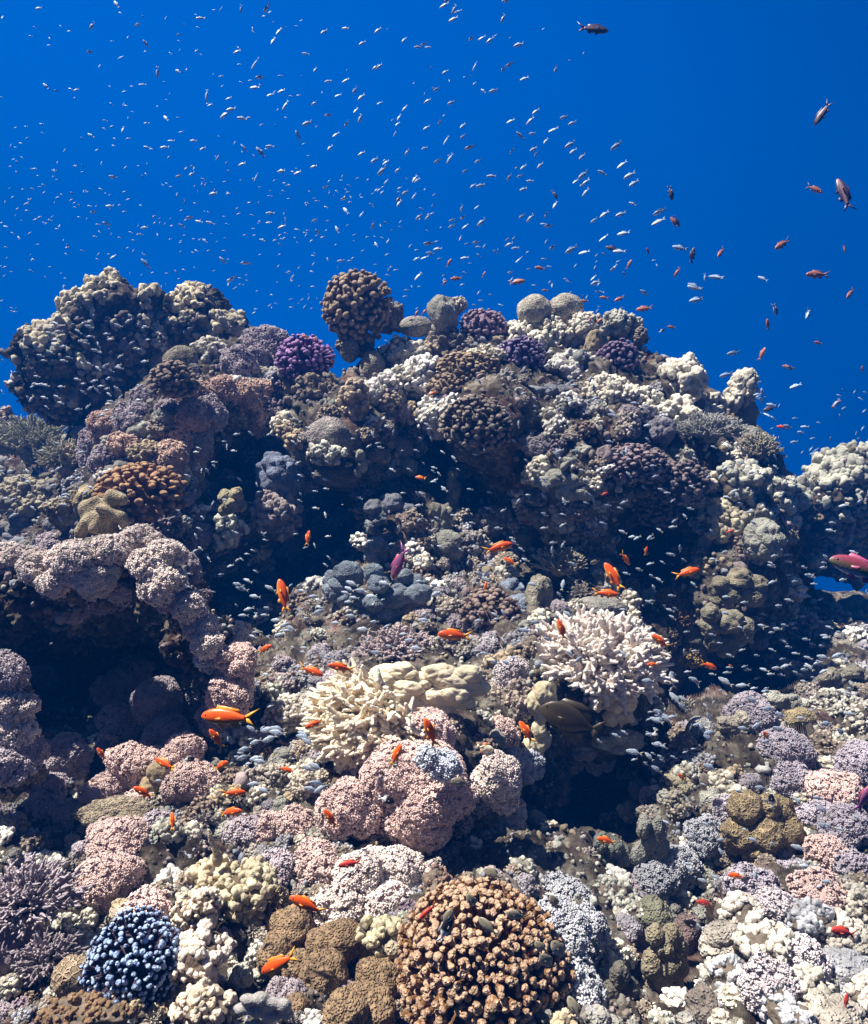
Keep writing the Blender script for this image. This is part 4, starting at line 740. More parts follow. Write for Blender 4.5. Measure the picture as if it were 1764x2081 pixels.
c('clus', 1320, 1730, 50, 80, (.36, .36, .32), 'grey green finger lobes in a cascade on the lower right', d=1.72, balls=[(-.3, 0, .7, .3), (.3, 0, .6, .32), (0, 0, .25, .33), (.5, 0, .1, .3), (-.4, 0, -.1, .33), (.2, 0, -.3, .33), (-.1, 0, -.7, .3)], n=5, amp=.15)
c('knob', 1250, 1830, 48, 46, (.34, .34, .30), 'greenish crust below the dark upright lobes', d=1.6)
c('lobe', 1330, 1860, 34, 38, (.26, .26, .18), 'olive domed coral with pale rim on the lower right', d=1.5, n=12, amp=.1)
bb = [(-.3, 0, .75, .28), (.25, 0, .72, .3), (0, -.1, .45, .34), (.5, 0, .4, .3), (-.4, -.1, .1, .34), (.2, -.2, .05, .36), (.6, 0, -.05, .3), (0, -.1, -.3, .36), (.45, 0, -.45, .32), (-.3, 0, -.6, .34), (.15, 0, -.8, .3)]
c('clus', 1345, 1960, 62, 95, (.40, .35, .24), 'tall tan lobed coral in the bottom right', d=1.38, balls=bb, n=7, amp=.16)
c('clus', 1262, 2010, 44, 64, (.20, .19, .16), 'dark smooth lobes left of the tall tan coral', d=1.4, balls=[(-.1, 0, .5, .45), (.4, 0, 0, .45), (-.4, 0, -.2, .45), (.1, 0, -.7, .4)], n=3, amp=.06)
c('lobe', 1395, 1935, 34, 90, (.22, .16, .15), 'dark brown tongue behind the tall tan coral', d=1.5, n=5)
c('lobe', 1430, 2050, 40, 50, (.26, .22, .19), 'dark brown dome at the bottom edge', d=1.3, n=5)
LW = (.64, .58, .50)
k = 0
for (x, y, a, w) in [(1500, 1860, 46, 'top left, nearest the dark gap'), (1570, 1850, 44, 'top middle'), (1640, 1880, 50, 'top right beside the red fish'), (1470, 1920, 44, 'left edge, upper'), (1545, 1925, 54, 'upper centre'), (1625, 1950, 52, 'centre right'), (1700, 1900, 48, 'under the red fish'), (1755, 1930, 50, 'right edge, upper'), (1480, 1990, 46, 'left edge, lower'), (1560, 2000, 54, 'centre'),
                     (1640, 2020, 54, 'lower centre right'), (1715, 1985, 56, 'right, brightest'), (1765, 2030, 50, 'right edge, lower'), (1520, 2060, 52, 'bottom left'), (1600, 2075, 48, 'bottom middle'), (1690, 2075, 54, 'bottom right'), (1755, 1840, 44, 'topmost at the right edge')]:
    w_ = 'in the bright bottom right field, '+w; d_ = 1.36-(y-1850)*.0009; cc = [LW, (.50, .47, .40), (.46, .47, .50)][k % 3]
    if k % 4 == 1: c('xen', x, y, a, a*.85, (.56, .50, .52), 'pale tufted soft coral '+w_, d=d_)
    elif k % 4 == 3: c('lobe', x, y, a*1.1, a*.9, cc, 'pale folded lobed coral '+w_, d=d_, n=26, amp=.36, small=90)
    else: c('knob', x, y, a, a*.9, cc, 'pale knobby coral '+w_, d=d_, n=70, nub=.20)
    k += 1
# --- right middle
for (x, y, a, b_, w) in [(1738, 1240, 40, 36, 'below the gap of blue water'), (1715, 1330, 40, 36, 'middle of the right edge'), (1735, 1380, 40, 34, 'low at the right edge'), (1690, 1385, 30, 30, 'inner one near the dark hollow')]:
    c('clus', x, y, a, b_, (.40, .37, .29), 'lobed grey tan coral at right, '+w, balls=[(-.5, 0, .3, .42), (0, 0, .5, .45), (.5, 0, .2, .45), (-.3, 0, -.3, .45), (.3, 0, -.3, .45)], n=12, amp=.2)
c('knob', 1640, 1290, 50, 44, (.24, .24, .25), 'dark grey crusty coral in the school of tiny fish at right', n=200)
c('knob', 1700, 1440, 66, 36, (.34, .33, .29), 'grey rubble on the right shelf', n=240, nub=.09)
c('knob', 1750, 1480, 40, 50, (.42, .40, .34), 'pale rubble at the right edge of the shelf', n=160, nub=.1)
# ------------------------------------------------------------------ small colonies and rubble that fill the slope between them
HP = np.array(HAND)
DARK = [(480, 1150, 85), (510, 950, 70), (670, 1060, 60), (900, 940, 60), (960, 990, 60), (600, 1160, 70), (1340, 1130, 70), (1430, 1400, 80), (1540, 1390, 80), (1330, 1420, 60), (1190, 1620, 70), (560, 1310, 60), (460, 1010, 50), (630, 880, 30), (1620, 1180, 90), (1280, 1080, 40), (860, 1010, 45), (1380, 1080, 50), (1020, 940, 50), (60, 1300, 70), (220, 1340, 100), (360, 1340, 60)]
def in_dark(x, y): return any((x-a)**2+(y-b_)**2 < (r*1.05)**2 for a, b_, r in DARK)
def filler():
    rng = np.random.default_rng(77); protos = []
    def mk(nm, cat, parts): protos.append((nm, cat, parts, None))
    for k in range(4): mk('knobby_coral', 'coral', mk_knobby(rng, [CR, CG, WH, TA][k], np.ones(3), .02, n=44, nub=.24, lvl=2))
    for k in range(3): mk('coral_rubble', 'rubble', mk_knobby(rng, [GR, (.34, .28, .22), (.42, .38, .33)][k], np.ones(3), .02, n=110, nub=.11, lvl=2, irr=.5))
    for k in range(3): mk('lobed_coral', 'coral', mk_lobes(rng, [(.34, .33, .30), CG, (.36, .34, .38)][k], np.ones(3), .02, n=16, amp=.3))
    for k in range(2): mk('cauliflower_coral', 'coral', mk_fingers(rng, [(.28, .21, .16), (.26, .20, .24)][k], np.ones(3), .02, n=60, r=.14, lvl=2))
    for k in range(2): mk('branching_coral', 'coral', mk_acro(rng, [(.32, .28, .22), (.34, .28, .30)][k], np.ones(3), .03, n=34, r=.07, sub=4, corals=False, cone=1.4, tip=(.6, .55, .48)))
    for k in range(2): mk('soft_coral', 'soft coral', mk_xenia(rng, [MG, (.42, .38, .42)][k], np.ones(3), .03))
    wt = np.array([1.6, 1.4, 1.2, 1.2, 2.2, 2.2, 2, 1, 1, .8, .9, .7, .5, .5, .8, .8]); wt /= wt.sum(); first = {}
    desc = {'knobby_coral': 'small knobby coral lump', 'coral_rubble': 'small heap of grey coral rubble', 'lobed_coral': 'small smooth lobed coral', 'cauliflower_coral': 'small brown cauliflower coral', 'branching_coral': 'small twiggy coral', 'soft_coral': 'small tufted soft coral'}
    band = [(0, 1000, 'on the upper reef'), (1000, 1350, 'on the shaded cliff of the reef'), (1350, 1700, 'on the lower slope of the reef'), (1700, 2300, 'in the foreground')]
    n = 0
    for gy in np.arange(700, 2100, 30):
        for gx in np.arange(-20, 1790, 33):
            x = gx+rng.uniform(-17, 17); y = gy+rng.uniform(-15, 15)
            if y < skyline(x)-4: continue
            dd_ = np.hypot(HP[:, 0]-x, HP[:, 1]-y)/HP[:, 2]
            if dd_.min() < 0.86: continue
            if 60 < x < 400 and 1230 < y < 1500: continue
            if in_dark(x, y) and rng.uniform() < .75: continue
            k = rng.choice(len(protos), p=wt); nm, cat, parts, _ = protos[k]
            rp = rng.uniform(14, 29); d_ = Dd(x, y); s = rp*d_/F; bnd = [b_[2] for b_ in band if b_[0] <= y < b_[1]][0]; side = 'left' if x < 600 else ('middle' if x < 1180 else 'right')
            loc = at(np.array([x]), np.array([y]), np.array([d_]))[0]
            if k not in first:
                o = place(nm, cat, None, parts, (0, 0, 0)); first[k] = o
            else:
                s0 = first[k]; o = s0.copy(); COL.objects.link(o)
                for ch in s0.children:
                    c_ = ch.copy(); c_.parent = o; COL.objects.link(c_)
            o.location = loc; o.scale = (s, s, s*rng.uniform(.7, 1.1)); o.rotation_euler = (rad(rng.uniform(-15, 20)), rad(rng.uniform(-20, 20)), rng.uniform(-.6, .6))
            tag(o, desc[nm]+' '+bnd+', '+side+' side', cat, group=desc[nm].replace('small ', 'small filler ')+'s '+bnd+' '+side); n += 1
    print('fillers', n)
filler()
# ------------------------------------------------------------------ fish; head towards +x, back towards +z, unit length from nose to tail tip
def fin(poly, th=0.006, y=0.0, tilt=None):
    p = np.array(poly, float); n = len(p); c = p.mean(0); v = []
    for s_ in (-1, 1): v += [(c[0], y+s_*th, c[1])]+[(a, y+s_*th*.35, b_) for a, b_ in p]
    f = []
    for i in range(n):
        j = (i+1) % n; f += [(0, 1+i, 1+j), (n+1, n+2+j, n+2+i), (1+i, n+2+i, n+2+j), (1+i, n+2+j, 1+j)]
    return np.array(v), np.array(f)
SHAPES = {
 'anthias': dict(x=[.5, .485, .45, .38, .28, .15, 0, -.12, -.22, -.28], h=[.006, .035, .065, .100, .128, .140, .125, .092, .055, .042], z=[-.01, -.008, 0, .005, .008, .008, .006, .004, .002, 0], w=.52,
   tail=[[(-.26, .040), (-.35, .095), (-.53, .190), (-.41, .07), (-.35, .0), (-.27, -.01)], [(-.26, -.040), (-.35, -.095), (-.50, -.165), (-.40, -.06), (-.35, .0), (-.27, .01)]],
   dorsal=[(.26, .115), (.22, .19), (.10, .185), (-.02, .165), (-.16, .150), (-.20, .06), (-.1, .08), (.1, .11)], anal=[(-.02, -.10), (-.08, -.17), (-.17, -.15), (-.18, -.06)], pelvic=[(.20, -.11), (.08, -.20), (.10, -.11)], eye=(.405, .022, .020)),
 'chromis': dict(x=[.5, .48, .44, .36, .26, .12, -.02, -.13, -.22, -.28], h=[.006, .035, .07, .112, .142, .152, .130, .092, .05, .034], z=[0, 0, 0, .002, .003, .003, .002, 0, 0, 0], w=.42,
   tail=[[(-.27, .032), (-.38, .10), (-.50, .155), (-.42, .04), (-.35, 0), (-.27, -.005)], [(-.27, -.032), (-.38, -.10), (-.50, -.155), (-.42, -.04), (-.35, 0), (-.27, .005)]],
   dorsal=[(.20, .135), (.10, .185), (-.06, .17), (-.16, .12), (-.18, .06), (0, .11)], anal=[(0, -.12), (-.08, -.17), (-.17, -.10), (-.18, -.05)], pelvic=[(.18, -.13), (.10, -.19), (.08, -.13)], eye=(.405, .028, .024)),
 'damsel': dict(x=[.5, .475, .42, .33, .22, .08, -.06, -.16, -.24, -.29], h=[.008, .06, .12, .18, .21, .21, .17, .11, .055, .042], z=[0]*10, w=.36,
   tail=[[(-.28, .04), (-.38, .10), (-.50, .16), (-.43, .04), (-.38, 0), (-.28, -.01)], [(-.28, -.04), (-.38, -.10), (-.50, -.16), (-.43, -.04), (-.38, 0), (-.28, .01)]],
   dorsal=[(.20, .19), (.08, .26), (-.10, .25), (-.20, .14), (-.18, .08), (0, .17)], anal=[(.02, -.19), (-.08, -.26), (-.19, -.16), (-.18, -.08)], pelvic=[(.20, -.19), (.10, -.27), (.08, -.19)], eye=(.39, .04, .026)),
 'surgeon': dict(x=[.5, .48, .44, .36, .24, .08, -.08, -.2, -.29, -.34], h=[.012, .04, .09, .155, .20, .21, .175, .11, .045, .03], z=[-.03, -.02, -.01, 0, 0, 0, 0, 0, 0, 0], w=.32,
   tail=[[(-.33, .03), (-.40, .12), (-.50, .22), (-.45, .05), (-.43, 0), (-.33, -.01)], [(-.33, -.03), (-.40, -.12), (-.50, -.22), (-.45, -.05), (-.43, 0), (-.33, .01)]],
   dorsal=[(.30, .15), (.2, .27), (-.06, .30), (-.26, .25), (-.28, .06), (0, .18)], anal=[(.14, -.17), (0, -.28), (-.24, -.25), (-.28, -.06), (0, -.15)], pelvic=[(.22, -.19), (.12, -.26), (.12, -.19)], eye=(.40, .05, .018)),
 'butterfly': dict(x=[.5, .47, .43, .38, .28, .12, -.06, -.2, -.29, -.34], h=[.012, .02, .05, .13, .22, .27, .25, .17, .07, .045], z=[-.02, -.015, -.01, 0, 0, 0, 0, 0, 0, 0], w=.22,
   tail=[[(-.33, .045), (-.42, .08), (-.50, .09), (-.49, -.09), (-.42, -.08), (-.33, -.045)]],
   dorsal=[(.20, .24), (.05, .34), (-.16, .33), (-.30, .18), (-.28, .07), (0, .22)], anal=[(.10, -.24), (-.06, -.33), (-.24, -.26), (-.29, -.08)], pelvic=[(.2, -.23), (.1, -.33), (.08, -.24)], eye=(.405, .02, .022)),
}
def body_mesh(sh, colfn, nx=15, nc=14):
    xs = np.array(sh['x']); k = np.linspace(0, len(xs)-1, nx); X_ = np.interp(k, range(len(xs)), xs); H = np.interp(k, range(len(xs)), sh['h']); Z = np.interp(k, range(len(xs)), sh['z'])
    a = np.arange(nc)*2*math.pi/nc; V = []
    for x, h, z in zip(X_, H, Z): V.append(np.stack([np.full(nc, x), np.cos(a)*h*sh['w']*(1.0 if h > .05 else .9), np.sin(a)*h+z], 1))
    V = np.concatenate(V); f = []
    for i in range(nx-1):
        for j in range(nc):
            q = (j+1) % nc; f += [(i*nc+j, (i+1)*nc+q, i*nc+q), (i*nc+j, (i+1)*nc+j, (i+1)*nc+q)]
    for e_ in (0, nx-1):
        for j in range(1, nc-1): f.append((e_*nc, e_*nc+j, e_*nc+j+1) if e_ == 0 else (e_*nc, e_*nc+j+1, e_*nc+j))
    return V, np.array(f), colfn(V)
def mixc(a, b_, t): return lerp(a, b_, np.clip(t, 0, 1))
LOOK = {   # body colour along x and z, fin colour, tail colour, eye colour, shape
 'orange': ('anthias', lambda v: mixc((.90, .11, .006), (.95, .36, .03), (-v[:, 2]-.03)*14+(v[:, 0] > .40)*.3), (.85, .30, .03), (.90, .42, .04), (.16, .07, .25)),
 'dullorange': ('anthias', lambda v: mixc((.42, .16, .12), (.62, .22, .12), (-v[:, 2]-.0)*14), (.25, .12, .12), (.30, .16, .14), (.05, .04, .08)),
 'red': ('anthias', lambda v: mixc((.55, .05, .03), (.75, .14, .05), (-v[:, 2]-.02)*12), (.55, .12, .05), (.60, .16, .06), (.10, .04, .12)),
 'magenta': ('anthias', lambda v: mixc(mixc((.26, .09, .20), (.50, .12, .10), (v[:, 0]-.28)*9), (.42, .18, .36), (-v[:, 2]-.05)*12), (.55, .10, .18), (.45, .13, .40), (.10, .05, .20)),
 'parrot': ('anthias', lambda v: mixc(mixc((.26, .05, .09), (.13, .12, .07), (.05-v[:, 2])*16), (.75, .62, .66), (-v[:, 2]-.055)*26), (.40, .10, .20), (.5, .2, .3), (.10, .05, .20)),
 'silver': ('chromis', lambda v: mixc((.36, .44, .55), (.62, .68, .74), (.04-v[:, 2])*11), (.40, .46, .54), (.52, .50, .38), (.01, .01, .015)),
 'sea': ('chromis', lambda v: mixc((.26, .38, .56), (.56, .70, .92), (.07-v[:, 2])*13), (.24, .36, .52), (.28, .40, .56), (.01, .01, .015)),  # the water's blue tint on distant fish is put into these body colours
 'bronze': ('damsel', lambda v: mixc((.22, .20, .14), (.40, .36, .26), (.02-v[:, 2])*6), (.14, .12, .10), (.12, .11, .10), (.01, .01, .01)),
 'dark': ('anthias', lambda v: mixc((.05, .04, .09), (.34, .20, .20), (.05-np.abs(v[:, 2]+.02))*22), (.05, .04, .10), (.06, .04, .12), (.01, .01, .02)),
 'bicolor': ('damsel', lambda v: mixc((.80, .80, .78), (.012, .010, .012), (v[:, 0]+.02)*60), (.30, .30, .32), (.82, .84, .86), (.01, .01, .01)),
 'surgeon': ('surgeon', lambda v: mixc((.035, .027, .018), (.085, .062, .034), (.06-v[:, 2])*5+v[:, 0]*.8), (.045, .035, .02), (.06, .045, .03), (.01, .01, .01)),
 'butterfly': ('butterfly', lambda v: np.where(((v[:, 0] > .35) & (v[:, 0] < .42))[:, None], (.03, .02, .02), np.where(((np.sin(v[:, 0]*95+v[:, 2]*20) > .45) & (v[:, 0] < .33))[:, None], (.16, .09, .04), (.80, .74, .58))), (.45, .14, .05), (.70, .60, .40), (.01, .01, .01)),
 'shadow': ('damsel', lambda v: np.tile((.012, .10, .30), (len(v), 1)), (.012, .10, .30), (.012, .10, .30), (.01, .01, .01)),
}
_fm = {}
def fish_parts(look, lod):
    sh, fn, fc, tcl, ec = LOOK[look]; sh = SHAPES[sh]; P = []
    nx, nc = (22, 18) if lod == 2 else ((14, 12) if lod == 1 else (9, 7))
    b_ = body_mesh(sh, fn, nx, nc); P.append(('body',)+b_)
    tl = join([fin(q)+(np.array(tcl, float),) for q in sh['tail']]); P.append(('tail_fin',)+tl)
    P.append(('dorsal_fin',)+join([fin(sh['dorsal'])+(np.array(fc),)]))
    P.append(('anal_fin',)+join([fin(sh['anal'])+(np.array(fc),)]))
    if lod:
        P.append(('pelvic_fin',)+join([fin(sh['pelvic'], y=.02)+(np.array(fc),), fin(sh['pelvic'], y=-.02)+(np.array(fc),)]))
        ex, ez, er = sh['eye']; d, f = ico(2 if lod == 1 else 3); hw = np.interp(-ex, -np.array(sh['x']), sh['h'])*sh['w']
        for s_ in (1, -1):
            w = hw*math.sqrt(max(0.1, 1-(ez/max(.001, np.interp(-ex, -np.array(sh['x']), sh['h'])))**2))
            v = d*np.array([er, er*.45, er])+np.array([ex, s_*w*.92, ez]); P.append(('eye', v, f, mixc(ec, (.005, .005, .008), (er*.62-np.hypot(d[:, 0], d[:, 2])*er)/er*8)))
            pf = fin([(.22, -.01), (.12, .015), (.09, -.02), (.12, -.045), (.21, -.035)], .003); pv_ = pf[0].copy(); pv_[:, 1] += s_*(np.interp(-.2, -np.array(sh['x']), sh['h'])*sh['w']+.004+(.24-pv_[:, 0])*.35)
            P.append(('pectoral_fin', pv_, pf[1], np.tile(np.array(fc)*.9, (len(pv_), 1))))
    return P
def fish_mesh(look, lod):
    if (look, lod) not in _fm:
        P = fish_parts(look, lod)
        if lod == 0:
            v, f, c_ = join([p[1:] for p in P]); o = link_mesh('fish', v, f, c_, M_FISH); bpy.data.objects.remove(o); me = bpy.data.meshes[-1]
            me = [m for m in bpy.data.meshes if m.name.startswith('fish') and m.users == 0][-1]; me.use_fake_user = False
            _fm[look, lod] = [(None, me)]
        else:
            L = []
            for pn, v, f, c_ in P:
                o = link_mesh(pn, v, f, c_, M_EYE if pn == 'eye' else M_FISH); me = o.data; bpy.data.objects.remove(o); L.append((pn, me))
            _fm[look, lod] = L
    return _fm[look, lod]
frng = np.random.default_rng(2024)
def fish_matrix(px, py, d, Lp, ang, yaw=0.0, roll=0.0):
    a = rad(ang); yw = rad(yaw); h = (math.cos(a)*math.cos(yw))*RX+(math.sin(a)*math.cos(yw))*UP+math.sin(yw)*FW
    ref = UP if abs(math.sin(a)) < .93 else UP*0.3-RX*math.copysign(1, math.cos(a)+1e-6)*math.copysign(1, math.sin(a))
    z = ref-h*(ref @ h); z /= np.linalg.norm(z); y = np.cross(z, h); s = Lp*d/F/max(.35, math.cos(yw))
    if roll: r_ = rad(roll); z, y = z*math.cos(r_)+y*math.sin(r_), y*math.cos(r_)-z*math.sin(r_)
    loc = at(px, py, d); M = Matrix.Identity(4)
    for i in range(3): M[i][0] = h[i]*s; M[i][1] = y[i]*s; M[i][2] = z[i]*s; M[i][3] = loc[i]
    return M
def add_fish(name, look, px, py, Lp, ang, label, cat='fish', d=None, yaw=None, lod=None, group=None):
    if look == 'sea': Lp = Lp*.95
    yaw = frng.uniform(-18, 18) if yaw is None else yaw; h = hit(px, py)
    if d is None: d = max(.75, (h or 3.0)*.78-.05)
    lod = lod if lod is not None else (2 if Lp > 60 else (1 if Lp > 24 else 0)); fm = fish_mesh(look, lod)
    M = fish_matrix(px, py, d, Lp, ang, yaw, frng.normal(0, 22) if look == 'sea' else frng.uniform(-8, 8))
    if lod == 0: o = bpy.data.objects.new(name, fm[0][1]); COL.objects.link(o); o.matrix_world = M
    else:
        o = bpy.data.objects.new(name, None); COL.objects.link(o); o.matrix_world = M; o.empty_display_size = .05
        for pn, me in fm: c_ = bpy.data.objects.new(pn, me); COL.objects.link(c_); c_.parent = o
    return tag(o, label, cat, group)
def whr(px, py):
    r_ = 'upper' if py < 1150 else ('middle' if py < 1450 else ('lower' if py < 1750 else 'bottom')); s_ = 'far left' if px < 300 else ('left' if px < 640 else ('centre' if px < 1080 else ('right' if px < 1450 else 'far right')))
    return r_, s_
O = [ # px, py, length, heading, where
 (466, 1458, 118, 178, 'largest, in front of the pink pillar', .95), (440, 1502, 50, 122, 'diving below the largest one', 1.1), (336, 1553, 52, 160, 'over the tan velvety lobes', 1.2), (292, 1611, 46, 143, 'just left below the tan velvety lobes', 1.2), (206, 1533, 32, 120, 'small one in the dark lower left', 1.4),
 (474, 1611, 50, 2, 'facing right under the silver school, upper', 1.15), (468, 1651, 52, 15, 'facing right under the silver school, lower', 1.15), (449, 1556, 38, 35, 'slim, rising right beside the silver school', 1.2), (350, 1670, 36, 98, 'head up, above the left foreground mound', 1.2), (585, 1565, 32, 165, 'small, at the right end of the silver school', 1.3),
 (632, 1363, 54, -18, 'left of the close pair, facing right', 1.4), (694, 1357, 56, 166, 'right of the close pair, facing left', 1.4), (538, 1319, 36, 28, 'small, right of the pillar head', 1.5), (575, 1212, 72, 104, 'head up in the dark centre left', 1.5), (925, 1291, 72, 174, 'level, in the middle over the grey rubble', 1.5),
 (1012, 1113, 62, 16, 'facing right in front of the central cliff', 1.7), (1037, 1141, 30, 150, 'small, right under the one at the central cliff', 1.9), (987, 1192, 20, 80, 'tiny, head on above the brown cauliflower coral', 2.0), (1141, 1281, 46, 108, 'head up at the tips of the staghorn bush', 1.6), (1247, 1173, 66, 119, 'head up, upper of the crossing pair on the right', 1.7),
 (1230, 1206, 52, -5, 'level, lower of the crossing pair on the right', 1.65), (1271, 1135, 34, -52, 'small, heading down above the crossing pair', 1.9), (1395, 1164, 54, 17, 'facing right beside the tan tower', 1.8), (1313, 1120, 20, 80, 'tiny, head up in the dark right', 2.0), (1343, 1304, 50, 145, 'right of the staghorn bush tips', 1.7),
 (1440, 1353, 38, -22, 'over the shaded ledge facing right', 1.8), (1327, 1350, 26, 182, 'small, right below the staghorn bush', 1.9), (875, 1490, 68, 110, 'head up before the big pink mound', 1.2), (805, 1536, 52, 66, 'slim, head up left of the big pink mound top', 1.25), (639, 1471, 42, 202, 'at the tips of the cream staghorn coral', 1.3),
 (1070, 1489, 54, 121, 'left of the dark brown fish', 1.3), (672, 1664, 48, 124, 'over the speckled round pink mound', 1.2), (1233, 1709, 46, 158, 'in the black cave mouth', 1.3), (1496, 1780, 36, 172, 'left in the lower right', 1.3), (1386, 1580, 26, 138, 'before the cream warty ball', 1.5), (1558, 1497, 30, 128, 'before the mauve tufts on the right', 1.6),
 (1484, 1352, 8, 172, 'speck near the tan tower', 2.2), (855, 971, 24, 172, 'small, in the black gap of the upper cliff', 2.4), (626, 1094, 32, 82, 'head up under the blue grey lobed coral', 2.2), (878, 800, 18, 20, 'small, near the whitish crust at upper centre', 2.6), (568, 1958, 92, 212, 'large, heading down left over the brown boulders', .9), (625, 1840, 82, 152, 'large, over the pale pink ridge left end', .95)]
for (x, y, L, a, w, d) in O: add_fish('anthias', 'orange', x, y, L, a, 'orange fish '+w, 'fish', d=d, group='orange fish over the reef')
for (x, y, L, a, w, d) in [(712, 1755, 50, 186, 'above the pale pink ridge', 1.1), (870, 1852, 46, 218, 'dark, over the big brown cauliflower coral', 1.05), (1715, 1895, 66, 160, 'at the right edge over the pale field', 1.0), (1432, 1835, 38, 165, 'in the dark gap of the lower right', 1.3), (1720, 2035, 34, 82, 'head up in the pale field', 1.05), (1228, 1004, 18, 20, 'tiny, on the right cliff', 2.3), (1590, 868, 22, 170, 'small, at the foot of the lone pillar', 2.6), (1482, 1080, 16, 20, 'tiny, before the hanging folds', 2.4)]:
    add_fish('anthias', 'red', x, y, L, a, 'red fish '+w, 'fish', d=d)
for (x, y, L, a) in [(1050, 573, 34, 5), (928, 566, 26, 190), (903, 575, 14, 40), (983, 558, 14, 60), (1098, 545, 24, 175), (912, 535, 20, 60), (846, 638, 18, 60), (862, 634, 16, 50), (1188, 612, 18, 170), (1259, 607, 24, 205), (1228, 605, 20, 172), (1310, 627, 34, 186), (1217, 653, 20, 40), (1200, 650, 12, 90), (1365, 665, 19, 170), (1317, 511, 16, 120), (1465, 513, 28, 235),
                     (1590, 496, 40, 214), (1662, 558, 48, 178), (1728, 596, 28, 232), (1663, 697, 20, 168), (1655, 384, 34, -32), (1376, 553, 20, 240), (1278, 538, 22, 62), (1548, 720, 28, 68), (1108, 590, 14, 180), (622, 684, 18, 180), (640, 688, 12, 175), (1600, 745, 20, 170), (1700, 820, 22, 225), (1370, 452, 26, 120), (1560, 660, 24, 100)]:
    add_fish('anthias', 'dullorange', x, y, L, a, 'muted orange brown fish swimming in the blue water above the reef', 'fish', d=2.7, group='muted orange brown fish in the blue water above the reef')
add_fish('anthias', 'magenta', 812, 1142, 76, -112, 'magenta fish diving with long tail streamers before the big boulder coral', d=1.5, yaw=10)
add_fish('anthias', 'parrot', 1752, 1158, 140, 161, 'large red backed fish with pale belly entering at the right edge', d=.9, yaw=0)
add_fish('anthias', 'magenta', 1757, 1622, 70, 70, 'magenta fish at the right edge in the lower right', d=1.0)
add_fish('surgeonfish', 'surgeon', 1160, 1462, 132, 158, 'dark brown surgeonfish beside the bright cream coral', d=1.35, yaw=8)
add_fish('butterflyfish', 'butterfly', 988, 1523, 40, -22, 'striped cream butterflyfish with a red brown patch', d=1.45, yaw=0)
for (x, y, L, a, w, d) in [(1205, 59, 64, -6, 'highest, near the top', 2.2), (1672, 229, 52, 238, 'near the right edge, heading down', 2.2), (1715, 396, 76, 101, 'largest, at the right edge', 1.9), (1245, 505, 28, 160, 'behind a silver one over the crest', 2.8), (1407, 520, 34, 80, 'vertical, over the right shoulder', 2.8), (1363, 392, 30, 285, 'vertical, high right of the silver school', 2.8), (1375, 449, 26, 300, 'slanting, right of two bright silver fish', 2.8),
                           (1642, 637, 26, 250, 'small, right of the reef', 2.6), (1575, 628, 26, 290, 'small, beside another right of the reef', 2.6), (1716, 505, 18, 270, 'faint, far right', 3.4), (1605, 748, 22, 170, 'faint, above the right overhang', 3.2), (1565, 830, 30, 200, 'pair member right of the lone pillar', 3.0), (1752, 750, 16, 80, 'faint, right frame edge', 3.4), (1127, 395, 22, 300, 'within the silver school', 3.0), (810, 404, 18, 240, 'small, in the silver school over the round coral', 3.4)]:
    add_fish('anthias', 'dark', x, y, L, a, 'dark purplish fish in the blue water, '+w, 'fish', d=d)
for (x, y, L, a, w, d) in [(785, 1625, 36, -18, 'on the big pink mound', 1.2), (383, 1543, 26, 10, 'beside the tan velvety lobes', 1.5), (146, 1592, 26, -80, 'in the lower left dark', 1.6), (352, 1645, 16, -80, 'above a thin orange fish', 1.5), (455, 1625, 18, 150, 'behind an orange fish under the silver school', 1.5), (520, 1255, 22, -92, 'in the dark centre left', 2.0), (1400, 1652, 18, 80, 'left of the maze brain coral', 1.5), (1568, 1628, 30, 95, 'over the maze brain coral', 1.3), (1345, 672, 12, 30, 'tiny, in the blue over the right crest', 2.8),
                           (1412, 1880, 44, 160, 'in the gap of the lower right', 1.15), (905, 1890, 56, 62, 'head up over the big brown cauliflower coral', 1.0), (375, 1735, 22, 160, 'beside the small grey tuft', 1.3), (1330, 1495, 30, 260, 'in the silver school of the right hollow', 1.6), (1365, 1400, 14, 40, 'tiny, in the right hollow', 1.9), (758, 1230, 16, 250, 'before the big boulder coral', 2.0), (1270, 1335, 14, 250, 'tiny, by the staghorn bush', 1.8)]:
    add_fish('damselfish', 'bicolor', x, y, L, a, 'black fish with white tail, '+w, 'fish', d=d)
for (x, y, L, a, w, d) in [(960, 1832, 38, 124, 'uppermost over the big brown coral', 1.05), (1002, 1776, 42, 152, 'pale, in the black gap', 1.2), (1127, 1834, 38, 122, 'pale, over the grey tufts', 1.15), (1050, 1860, 44, 158, 'dark, right top of the big brown coral', 1.0), (993, 1884, 50, 142, 'middle of the big brown coral', 1.0), (908, 1868, 46, 62, 'dark, head up left on the big brown coral', 1.0), (1137, 1932, 56, 128, 'right edge of the big brown coral', 1.0), (1112, 1955, 50, 130, 'second at the right edge of the big brown coral', 1.0),
                           (1100, 1925, 36, 140, 'smaller, behind two at the right edge of the big brown coral', 1.05), (1168, 2050, 50, 118, 'bottom, right of the big brown coral', .95), (936, 1590, 42, 165, 'pale, before the blue white tuft', 1.2), (802, 1552, 32, 150, 'small, between pink mounds', 1.3), (1210, 1142, 22, 190, 'on the cliff', 2.0)]:
    add_fish('damselfish', 'bronze', x, y, L, a, 'bronze grey damselfish, '+w, 'fish', d=d)
